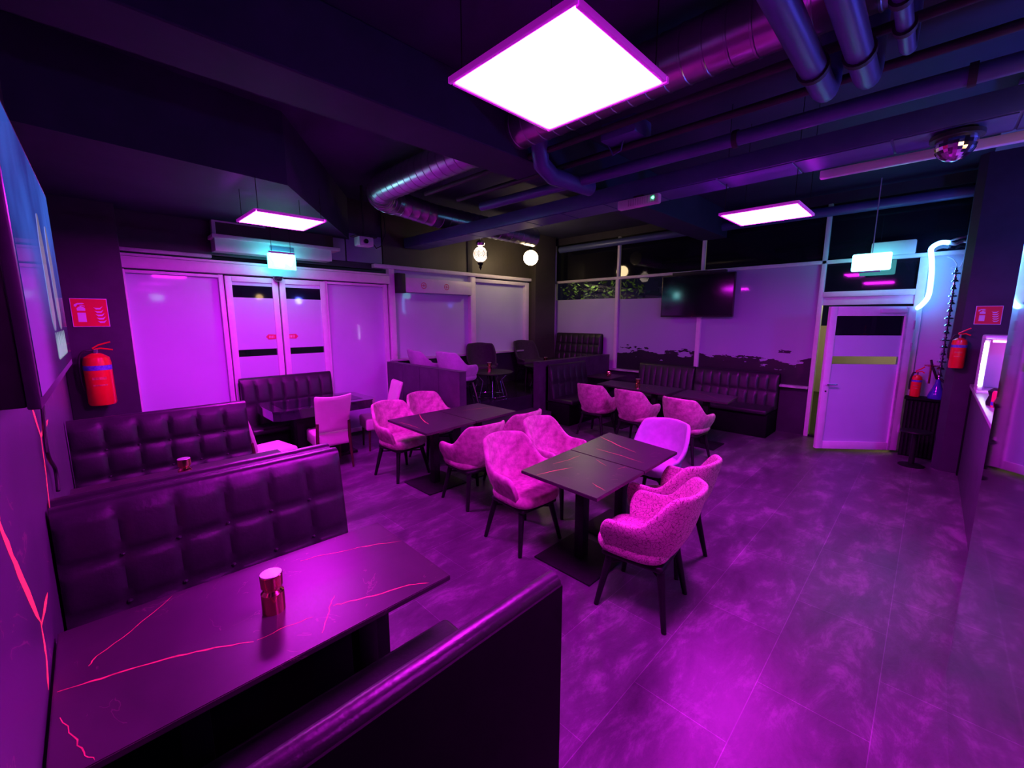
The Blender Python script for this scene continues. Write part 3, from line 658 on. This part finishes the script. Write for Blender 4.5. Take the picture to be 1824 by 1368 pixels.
# ---------------------------------------------------------------- televisions
tv=thing('television','lit television on the left wall showing a blue picture','television',(-.074,1.98,2.04),0)
tilt=math.atan2(.026,1.24)
tv.rotation_euler=(0,0,-tilt)
MB().box(-.022,0,-.63,.63,-.335,.355,.004).build('casing','bezel2',tv); MB().box(-.12,-.022,-.625,.60,-.33,.35,.004).build('rear_cover','hose',tv)
sn=MB().box(0,.0015,-.615,.615,-.31,.34).build('screen','screenon',tv,0)
mb=MB()
def blob(mb,cy,cz,ry,rz,n=20,x=.002):
    mb.pts_prism([(x,cy+ry*math.cos(2*PI*k/n)*(1+.12*math.sin(3*k)),cz+rz*math.sin(2*PI*k/n)) for k in range(n)],(.0008,0,0))
for c0 in (.02,.28):
    n=28; mb=MB()
    mb.pts_prism([(.002,c0+(.055+.03*(math.sin(a)<0)*abs(math.sin(a))**.5)*math.cos(a)*(1+.15*math.sin(5*a)),.02+(.16 if math.sin(a)>0 else .20)*math.sin(a)) for a in [2*PI*k/n for k in range(n)]],(.0008,0,0))
    mb.build('picture_figure','screenfig',sn,0)
mb=MB()
mb=MB()
P9=[(.002,.0+k*.025,-.265-.008*(k%2)) for k in range(17)]+[(.002,.40-k*.025,-.245+.06*((k*5)%3)/2) for k in range(17)]
mb.pts_prism(P9,(.0008,0,0))
mb.build('picture_title','screentitle',sn,0)
MB().box(-.13,-.05,-.2,.2,-.15,.15,.01).build('wall_bracket','black',tv)
tag(MB().tube(smooth([(-.17,2.55,1.72),(-.19,2.75,1.60),(-.19,2.95,1.50),(-.19,2.8,1.30),(-.19,3.05,1.15),(-.19,3.0,1.05)]),.008,8).build('power_cable','hose',None),'black cable drooping on the wall below the lit television','cable')
tv=thing('television','black switched off television hung before the right windows','television',(7.98,3.17,2.31))
MB().box(-.02,.05,-.655,.655,-.385,.385,.006).build('casing','bezel',tv)
MB().box(-.0225,-.02,-.64,.64,-.36,.37).build('screen','screenoff',tv,0)
MB().box(.05,.12,-.15,.15,-.12,.45,.006).box(.02,.12,-.48,.48,.39,.44,.004).build('wall_bracket','black',tv)
MB().lathe([(0,-.006),(.005,0),(0,.006)],8,(-.024,.05,-.378)).build('standby_light','red2',tv)
# ---------------------------------------------------------------- benches
def backrest(w,h,th,nx,nz,lean=.08,D=.020,roll=.04):
    # section in local y/z: rear plane y=0, front faces -y
    mb=MB(); cols=[]; 
    sec=[]  # (y,z,pillow weight, v)
    sec.append((0,0,0,0)); sec.append((0,h-roll*1.2,0,0))
    for k in range(7):
        a=PI/2*k/6*2
        sec.append((-th/2+math.cos(a)*th/2,h-roll+math.sin(a)*roll,.16*math.sin(a/2+.2),0))
    res=9
    for k in range(1,nz*res+1):
        v=k/(nz*res); z=(h-roll)*(1-v); y=-th-lean*v
        sec.append((y,z,1,v))
    NX=nx*res
    for i in range(NX+1):
        u=i/NX; fu=abs(math.sin(PI*nx*u)); edge=min(1,min(u,1-u)*NX/2+.0)
        col=[]
        for (y,z,wt,v) in sec:
            if wt==1:
                fv=abs(math.sin(PI*nz*v))
                p=D*((fu*fv)**.30)
                y2=y-p
                col.append(mb.bm.verts.new((u*w,y2,z)))
            else:
                p=D*.5*(fu**.35)*wt
                col.append(mb.bm.verts.new((u*w,y,z+p)))
        cols.append(col)
    for A,B in zip(cols,cols[1:]):
        for k in range(len(A)-1): mb.bm.faces.new((A[k],A[k+1],B[k+1],B[k]))
        mb.bm.faces.new((A[-1],A[0],B[0],B[-1]))
    mb.bm.faces.new(cols[0]); mb.bm.faces.new(cols[-1][::-1])
    return mb
def bench(label,loc,rot,w=1.2,top=1.1,nx=7,nz=3,group='black tufted benches',depth=.70,base=.38,buttons=True,seatz=.46,th=.092,seat_over=0):
    o=thing('tufted_bench',label,'bench',loc,rot,group)
    MB().box(0,w,-depth+.06,0,0,base,.006).build('base','board',o)
    m=MB().box(-seat_over,w-.005,-depth,-.16,base,seatz,.03,4)
    m.build('seat','leather',o)
    lean=.09; z0=.40; h=top-z0
    b=backrest(w,h,th,nx,nz,lean)
    for v in b.bm.verts: v.co.z+=z0
    bk_=b.build('backrest','leather',o,60)
    MB().box(0,w,-th*.5,.005,.0,z0+h-.03,.003).build('back_panel','board',o)
    if buttons:
        for i in range(1,nx):
            for k in range(1,nz):
                v=k/nz; z=z0+(h-.04)*(1-v); y=-th-lean*v-.001
                MB().lathe([(0,-.009),(.009,-.005),(.011,0),(.009,.005),(0,.009)],8,(i*w/nx,y,z)).build('button','leather',bk_)
    MB().tube([(0.003,-.005,z0+h-.035),(w-.003,-.005,z0+h-.035)],.006,8).build('piping','leather',bk_)
    return o
bench('nearest black bench, seen from behind',(.97,.745,0),PI,1.17,1.1,5,3,depth=.80,th=.068,seat_over=.12)
bench('tufted bench facing the viewer across the nearest table',(-.2,2.63,0),0,1.22,1.1,6,3)
bench('tufted bench back to back with the one at the nearest table',(1.02,2.665,0),PI,1.22,1.1,6,3)
bench('tufted bench under the left pillar and extinguisher',(-.2,4.80,0),0,1.22,1.1,6,3)
bench('tufted bench standing against the automatic doors',(1.36,6.56,0),0,1.20,1.1,7,2,depth=.46)
bench('left one of two benches below the wall television',(8.06,4.22,0),-PI/2,1.12,1.0,9,1,depth=.66)
bench('right one of two benches below the wall television',(8.06,3.08,0),-PI/2,1.36,1.0,9,2,depth=.66)
bench('bench in the corner below the tiled partition',(5.86,4.95,0),0,1.12,1.06,6,2,depth=.60)
bench('bench up on the platform against the corner window',(8.08,6.43,.5),-PI/2,1.24,1.06,8,3,depth=.60)
# ---------------------------------------------------------------- tables
def pedestal(o,x,y,w=.5,d=.5,h=.72,pole=.04):
    p=MB().box(x-pole,x+pole,y-pole,y+pole,.012,h,.004).build('pedestal','steelblack',o)
    MB().box(x-w/2,x+w/2,y-d/2,y+d/2,0,.014,.003).build('base_plate','steelblack',o)
    MB().box(x-.2,x+.2,y-.02,y+.02,h-.02,h,.003).box(x-.02,x+.02,y-.2,y+.2,h-.02,h,.003).build('top_bracket','steelblack',o)
def table(name,label,quad,veins,peds,z=.75,group='dark marble dining tables',pole=.04,pw=.5,t=.024):
    c=Vector((sum(q[0] for q in quad)/4,sum(q[1] for q in quad)/4,0))
    o=thing(name,label,'table',c,0,group)
    mb=MB()
    b=bmesh.new(); lo=[b.verts.new((x-c.x,y-c.y,z-t)) for x,y in quad]; hi=[b.verts.new((x-c.x,y-c.y,z)) for x,y in quad]
    b.faces.new(lo[::-1]); b.faces.new(hi)
    for i in range(4): b.faces.new((lo[i],lo[(i+1)%4],hi[(i+1)%4],hi[i]))
    bmesh.ops.recalc_face_normals(b,faces=b.faces[:]); bmesh.ops.bevel(b,geom=b.edges[:],offset=.003,segments=2,affect='EDGES')
    mb.merge(b); mb.mi=1
    for pl,wd in veins: mb.ribbon([(x-c.x,y-c.y,z) for x,y in pl],wd*.75,(0,0,1),.0006)
    mb.build('table_top',['tabletop','vein'],o,30)
    for x,y in peds: pedestal(o,x-c.x,y-c.y,pw,pw,z-t,pole)
    return o
table('booth_table','long marbled table nearest the viewer',[(-.20,1.43),(1.04,1.43),(1.05,2.13),(-.20,2.17)],
 [([(-.19,1.81),(-.09,1.78),(.02,1.75),(.12,1.71),(.22,1.66),(.30,1.61)],.010),([(-.12,1.88),(-.10,1.92),(-.01,1.99),(.13,2.14)],.006),
  ([(.60,2.03),(.66,2.02),(.75,1.98),(.85,1.95),(.95,1.90),(1.04,1.85)],.006),([(.58,1.60),(.64,1.58),(.76,1.53),(.87,1.50),(.94,1.45)],.008),
  ([(.49,1.48),(.53,1.54),(.58,1.62),(.61,1.66)],.005),([(.31,1.61),(.41,1.61),(.50,1.59)],.004),([(-.18,1.68),(-.15,1.57),(-.13,1.49),(-.11,1.44)],.0045)],[(.12,1.78),(.78,1.78)],pw=.32,pole=.045)
table('booth_table','marbled table between the two farther booth benches',[(-.20,3.32),(1.06,3.32),(1.08,4.02),(-.20,4.04)],
 [([(-.1,3.75),(.2,3.70),(.5,3.66)],.008),([(.5,3.9),(.8,3.86),(1.05,3.84)],.007)],[(.12,3.68),(.78,3.68)],pw=.32,pole=.045)
table('dining_table','left half of the marbled centre table pair',[(2.20,1.42),(2.865,1.44),(2.90,2.17),(2.225,2.12)],
 [([(2.24,1.97),(2.41,1.93),(2.56,1.87)],.008),([(2.51,2.04),(2.66,2.01),(2.84,2.01)],.006),([(2.40,1.59),(2.37,1.53),(2.35,1.45)],.007),([(2.77,1.61),(2.82,1.60),(2.86,1.59)],.006),([(2.84,1.85),(2.80,1.78),(2.77,1.71)],.006)],[(2.60,1.81)],pw=.53)
table('dining_table','right half of the marbled centre table pair',[(2.875,1.44),(3.51,1.465),(3.645,2.235),(2.91,2.17)],
 [([(3.44,2.20),(3.34,1.98),(3.29,1.87),(3.24,1.71)],.012),([(3.09,2.02),(3.08,1.79),(3.04,1.53)],.008)],[(3.24,1.84)],pw=.53)
table('dining_table','left half of the marbled table pair near the partition',[(2.295,3.50),(2.985,3.55),(3.0,4.32),(2.315,4.32)],
 [([(2.73,4.30),(2.63,4.11),(2.56,3.92),(2.53,3.81)],.014),([(2.35,4.13),(2.37,3.93),(2.36,3.71)],.008)],[(2.68,3.93)],pw=.52)
table('dining_table','right half of the marbled table pair near the partition',[(2.995,3.55),(3.69,3.60),(3.68,4.32),(3.01,4.32)],
 [([(3.24,4.10),(3.43,4.05),(3.63,4.0)],.010)],[(3.35,3.95)],pw=.52)
table('dining_table','dark table before the left bench under the wall television',[(6.12,2.78),(6.85,2.80),(6.85,4.20),(6.30,4.15)],[([(6.3,3.1),(6.5,3.3),(6.7,3.35)],.006)],[(6.5,3.15),(6.55,3.85)],pw=.42)
table('dining_table','dark table before the right bench under the wall television',[(6.10,1.90),(6.72,1.95),(6.84,2.75),(6.14,2.70)],[([(6.3,2.1),(6.5,2.3),(6.6,2.5)],.006)],[(6.45,2.3)],pw=.45)
table('dining_table','small dark table in the corner between two benches',[(7.02,4.30),(7.62,4.30),(7.62,4.90),(7.02,4.90)],[],[(7.32,4.6)],pw=.35)
# glass topped table with chamfered corners
gt=thing('glass_table','black gloss table with cut corners before the automatic doors','table',(2.13,5.88,0))
def octo(x,y,c): return [(-x+c,-y),(x-c,-y),(x,-y+c),(x,y-c),(x-c,y),(-x+c,y),(-x,y-c),(-x,-y+c)]
MB().prism(octo(.66,.40,.07),.66,.765).build('apron','gloss',gt,20)
gtt=MB().prism(octo(.665,.405,.07),.765,.78).build('table_top','gloss',gt,20)
MB().prism(octo(.52,.27,.02),.7802,.782).build('inlaid_glass','darkglass',gtt,20)
MB().box(-.34,.34,-.14,.14,.04,.66,.01).build('plinth','steelblack',gt)
MB().box(-.42,.42,-.22,.22,0,.04,.005).build('foot','steelblack',gt)
# round lounge tables on the platform
def lounge_table(label,loc):
    o=thing('round_side_table',label,'table',loc,0,'round wire tables on the platform')
    MB().lathe([(.0,.43),(.40,.432),(.42,.44),(.42,.448),(.0,.45)],40).build('table_top','roundtop',o)
    MB().lathe([(.415,.425),(.427,.43),(.427,.447),(.42,.45)],40).build('rim','steelblack',o)
    for k in range(8):
        a=2*PI*k/8+.2
        P=lambda r,z,da=0:(r*math.cos(a+da),r*math.sin(a+da),z)
        MB().tube([P(.36,.43),P(.22,.30,.06),P(.31,.02,.0)],.007,8).build('wire_leg','chrome',o)
    mb=MB()
    for rr,z in ((.31,.02),):
        mb.tube([(rr*math.cos(2*PI*i/32),rr*math.sin(2*PI*i/32),z) for i in range(33)],.006,8)
    mb.build('ring_foot','chrome',o)
lounge_table('round wire legged table beside the white lounge chairs',(5.05,5.60,.5))
lounge_table('round wire legged table beside the corner column',(6.55,5.57,.5))
# ---------------------------------------------------------------- armchairs
def ss(a,b,x):
    t=min(1,max(0,(x-a)/(b-a))); return t*t*(3-2*t)
def shell(arm=True,w=.285,d=.27,top=.87,fwd=.22,armz=.655):
    mb=MB(); N=44; rows_o=7; cols=[]
    for i in range(N+1):
        s=-1+2*i/N; a=abs(s); sg=1 if s>=0 else -1
        if a<.62:
            t=a/.62*PI/2; e=.82
            px=sg*w*(math.sin(t)**e); py=-d*(math.cos(t)**e); bk=math.cos(t)
            nx_,ny_=-sg*math.sin(t),math.cos(t)
        else:
            f=(a-.62)/.38; px=sg*w; py=f*fwd; bk=0; nx_,ny_=-sg,0
        if arm: tp=top-(top-armz)*ss(.30,.60,a)
        else: tp=top-(top-.53)*ss(.34,.66,a)
        if a>.86: tp-=((a-.86)/.14)**2*(.12 if arm else .02)
        tp-= .012*ss(0,.25,a)
        def pt(z,inn):
            k=.60+.40*(min(1,max(0,(z-.36)/.24))**.55)
            lean=-max(0,z-.46)*.24*bk
            flare=max(0,z-.46)*.10*(1-bk)
            x=px*k+sg*flare; y=py*k+lean+(.0)
            if inn: x+=nx_*inn; y+=ny_*inn
            return (x,y,z)
        th=.042
        col=[pt(.36+(tp-.36)*j/rows_o,0) for j in range(rows_o+1)]
        col.append((pt(tp,th*.25)[0],pt(tp,th*.25)[1],tp+.014)); col.append((pt(tp,th*.75)[0],pt(tp,th*.75)[1],tp+.014))
        zi=.43
        col+=[pt(tp+(zi-tp)*j/5,th) for j in range(0,6)]
        cols.append([mb.bm.verts.new(p) for p in col])
    for A,B in zip(cols,cols[1:]):
        for k in range(len(A)-1): mb.bm.faces.new((A[k],A[k+1],B[k+1],B[k]))
        mb.bm.faces.new((A[-1],A[0],B[0],B[-1]))
    mb.bm.faces.new(cols[0]); mb.bm.faces.new(cols[-1][::-1])
    # underside pan
    bot=[Vector((v[0].co.x*.99,v[0].co.y*.99)) for v in cols]
    return mb
def seatpad(w=.245,yb=-.20,yf=.275,z0=.385,z1=.485):
    # closed rounded pad
    mb=MB(); n=40; rows=[]
    for zz,sc in ((z0,.86),(z0+.015,.95),(z0+.04,1),(z1-.03,1),(z1-.008,.96),(z1,.86),(z1+.008,.5),(z1+.01,.02)):
        row=[]
        for i in range(n):
            a=2*PI*i/n; e=.55
            cx,cy=math.cos(a),math.sin(a)
            x=w*math.copysign(abs(cx)**e,cx)*sc; y=(yf-yb)/2*math.copysign(abs(cy)**e,cy)*sc+(yf+yb)/2
            row.append(mb.bm.verts.new((x,y,zz)))
        rows.append(row)
    for A,B in zip(rows,rows[1:]):
        for i in range(n): mb.bm.faces.new((A[i],A[(i+1)%n],B[(i+1)%n],B[i]))
    mb.bm.faces.new(rows[0][::-1]); mb.bm.faces.new(rows[-1])
    return mb
def pan(w=.20,yb=-.19,yf=.22,z0=.345,z1=.39):
    return MB().box(-w,w,yb,yf,z0,z1,.02,3)
def armchair(label,fab,x,y,rot,arm=True,group='upholstered shell armchairs',z=0,legm='steelblack',top=.87,w=.285,name='armchair'):
    o=thing(name,label,'chair',(x,y,z),rot,group)
    shell(arm,top=top,w=w).build('shell',fab,o,70,1)
    seatpad(w-.04).build('seat',fab,o,60)
    pan().build('seat_underside','steelblack',o)
    for sx in (-1,1):
        for sy in (-1,1):
            MB().tube([(sx*.165,sy*.165+.0,.36),(sx*.235,sy*.225,.0)],[.026,.016],12).build('leg',legm,o)
    MB().tube([(-.185,-.18,.30),(.185,.18,.30)],.008,8).tube([(.185,-.18,.30),(-.185,.18,.30)],.008,8).build('cross_brace',legm,o)
    return o
def cp_(src,label,x,y,rot,z=0): 
    return dup(src,label,(x,y,z),rot)
# rot=0: chair faces +y
A1=armchair('crackle patterned armchair nearest the viewer, right of the centre table','crackle',2.48,1.22,R(8))
cp_(A1,'crackle patterned armchair behind the nearest one',3.11,1.35,R(-4))
V1=armchair('velvet armchair at the left corner of the centre table','velvet',2.50,2.36,R(176))
cp_(V1,'velvet armchair at the far side of the centre table',3.22,2.56,R(184))
armchair('smooth pale armchair at the far end of the centre table','velvetlight',3.93,1.87,R(88),False,top=.84)
cp_(V1,'velvet armchair nearest the viewer at the partition table',2.72,3.30,R(-3))
cp_(V1,'velvet armchair on the viewer side of the partition table, right of another',3.38,3.38,R(3))
cp_(V1,'velvet armchair at the left end corner of the partition table',2.56,4.46,R(186))
cp_(V1,'velvet armchair behind the partition table beside the tiled wall',3.19,4.72,R(178))
cp_(V1,'leftmost velvet armchair before the wall television benches',5.78,3.78,R(-88))
cp_(V1,'middle velvet armchair before the wall television benches',5.72,3.05,R(-94))
cp_(V1,'right velvet armchair before the wall television benches',5.62,2.24,R(-96))
L1=armchair('white lounge chair with low arm behind the tiled partition','velvetlight',4.25,5.50,R(-85),True,'lounge chairs on the platform',.5,'chrome',name='lounge_chair')
cp_(L1,'white lounge chair farther back behind the tiled partition',4.12,6.14,R(-100),.5)
D1=armchair('dark lounge chair left of the post between platform windows','darkfabric',5.42,6.22,R(150),False,'dark lounge chairs on the platform',.5,'steelblack',.90,.30,name='lounge_chair')
cp_(D1,'dark lounge chair near the corner column',6.84,6.28,R(165),.5)
# cream dining chairs at the glass table
def cream_chair(label,x,y,rot):
    o=thing('cream_chair',label,'chair',(x,y,0),rot,'cream dining chairs at the glass table')
    MB().box(-.22,.22,-.20,.24,.30,.48,.035,4).build('seat','cream',o)
    mb=MB(); b=bmesh.new(); n=12; m=8
    F=[];B=[]
    for i in range(n+1):
        u=-1+2*i/n; fr_=[];bk=[]
        for j in range(m+1):
            v=j/m; z=.49+v*.47; hw=.195+.03*v; 
            curve=-.05*(1-u*u)*(.4+.6*v); ln=-.21-.11*v**1.4
            zz=z+(.02*u*u if j==m else 0)
            fr_.append((u*hw,ln+curve+.05,zz)); bk.append((u*hw,ln+curve,zz))
        F.append([b.verts.new(p) for p in fr_]); B.append([b.verts.new(p) for p in bk])
    for G in (F,B):
        for A_,B_ in zip(G,G[1:]):
            for k in range(m): b.faces.new((A_[k],A_[k+1],B_[k+1],B_[k]))
    for i in range(n):
        b.faces.new((F[i][0],F[i+1][0],B[i+1][0],B[i][0])); b.faces.new((F[i][m],F[i+1][m],B[i+1][m],B[i][m]))
    for k in range(m):
        b.faces.new((F[0][k],F[0][k+1],B[0][k+1],B[0][k])); b.faces.new((F[n][k],F[n][k+1],B[n][k+1],B[n][k]))
    mb.merge(b); mb.build('backrest','cream',o,60,1)
    for sx in (-1,1):
        MB().tube([(sx*.19,-.23,.62),(sx*.195,-.21,.40),(sx*.20,-.27,0)],[.018,.02,.013],10).build('rear_leg','walnut',o)
        MB().tube([(sx*.18,.19,.36),(sx*.18,.20,0)],[.02,.013],10).build('front_leg','walnut',o)
    return o
K1=cream_chair('cream chair with its back to the viewer at the glass table',2.07,5.42,R(-6))
cp_(K1,'cream chair at the right end of the glass table',2.93,5.72,R(78))
cp_(K1,'cream chair half hidden behind the booth bench',1.27,5.12,R(-80))
# ---------------------------------------------------------------- candle holders
def holder(label,x,y,z,first=None):
    if first: return dup(first,label,(x,y,z))
    o=thing('candle_holder',label,'candle holder',(x,y,z),0,'copper candle holders')
    r=.041
    MB().lathe([(r,0),(r,.080),(r*.72,.091),(r*.70,.099),(r*.95,.108),(r*.97,.154),(r*.93,.156)],32).build('body','copper',o)
    MB().lathe([(r*.93,.1555),(r*.94,.158),(r*.90,.1595),(0,.160)],32).build('lid','brushed',o)
    return o
H1=holder('copper candle holder on the nearest table',.405,1.745,.75)
holder('copper candle holder on the booth table behind the tufted bench',.385,3.70,.75,H1)
holder('copper candle holder on the round table by the white lounge chairs',5.06,5.62,.951,H1)
holder('copper candle holder on the round table by the corner column',6.58,5.58,.951,H1)
holder('copper candle holder on the dark table under the wall television',6.35,3.38,.75,H1)
vh=thing('votive_glass','small pink glowing glass on the corner table','candle glass',(7.28,4.52,.75))
MB().lathe([(.03,0),(.05,.02),(.055,.06),(.04,.09),(.037,.09),(.05,.06),(.03,.012)],20).build('glass','copper',vh)
MB().lathe([(0,.012),(.02,.014),(.02,.035),(0,.04)],12).build('tea_light','pinklight',vh)
# ---------------------------------------------------------------- outside
struct('wall_street',MB().box(14.0,14.2,-6,3.6,-.1,1.7,.01),'lilac',label='low pale wall across the street')
struct('floor_street',MB().box(XB+.2,30,-12,25,-.2,-.1).box(-12,XB+.2,YA+.2,25,-.2,-.1),'asphalt',label='dark pavement outside',smooth=0)
def tree(x,y,h,label):
    o=thing('tree',label,'tree',(x,y,-.1),0,'trees outside the corner windows')
    MB().tube([(0,0,0),(.05,0,h*.3),(0,.05,h*.6)],[.16,.12,.08],10).build('trunk','bark',o)
    mb=MB()
    for k in range(900):
        a=random.uniform(0,2*PI); rr=random.uniform(.1,1.0)**.6*1.5; z=random.uniform(-1.2,1.2)
        c=Vector((rr*math.cos(a),rr*math.sin(a),h*.62+z))
        u=Vector((random.uniform(-1,1),random.uniform(-1,1),random.uniform(-1,1))).normalized(); v=u.orthogonal().normalized(); s_=random.uniform(.05,.10)
        vs=[mb.bm.verts.new(c+q) for q in (u*s_,v*s_*.6,-u*s_,-v*s_*.6)]; mb.bm.faces.new(vs)
    f=mb.build('foliage','leaf',o,0)
tree(13.2,8.6,4.4,'leafy tree seen through the corner window strip')
tree(15.2,4.2,5.2,'leafy tree seen left of the wall television')
sl=thing('street_lamp','cool street lamp outside behind the television','street lamp',(17.5,7.2,-.1))
MB().cyl((0,0,0),(0,0,3.4),.05).build('pole','steelblack',sl); MB().box(-.5,.1,-.1,.1,3.4,3.47,.02).build('lamp_head','caselight',sl)
ld=bpy.data.lights.new('added_outdoor_fill','POINT'); ld.energy=110; ld.color=(1,.95,.45); ld.shadow_soft_size=.3  # fill light added for the trees, not tied to any lamp
lo=bpy.data.objects.new('added_outdoor_fill',ld); COL.objects.link(lo); lo.location=(11.5,8.0,3.6)
ld2=ld.copy(); ld2.energy=170; ld2.color=(1,.85,.25); lo2=bpy.data.objects.new('added_outdoor_fill',ld2); COL.objects.link(lo2); lo2.location=(12.3,-.5,2.6)  # second added fill, lights the low wall seen through the door
# ---------------------------------------------------------------- unseen lamps added over the bar to supply warm and blue light
def added_lamp(x,y,z,col,e,label,r=.09):
    o=thing('pendant_lamp',label,'lamp',(x,y,z))
    bm=bmesh.new(); bmesh.ops.create_uvsphere(bm,u_segments=20,v_segments=12,radius=r); mb=MB(); mb.merge(bm)
    k='glow%d'%len(MT); MT[k]=mat(k,col,.4,emis=col,es=e); mb.build('globe',k,o)
    MB().cyl((0,0,r),(0,0,ZC-z),.006,n=8).build('cord','steelblack',o)
added_lamp(3.65,-.78,2.5,(1,.62,.25),15,'added unseen warm lamp over the bar behind the mirrored pillar')
added_lamp(4.9,-1.3,2.45,(.08,.10,1.0),260,'added unseen blue lamp over the back of the bar')
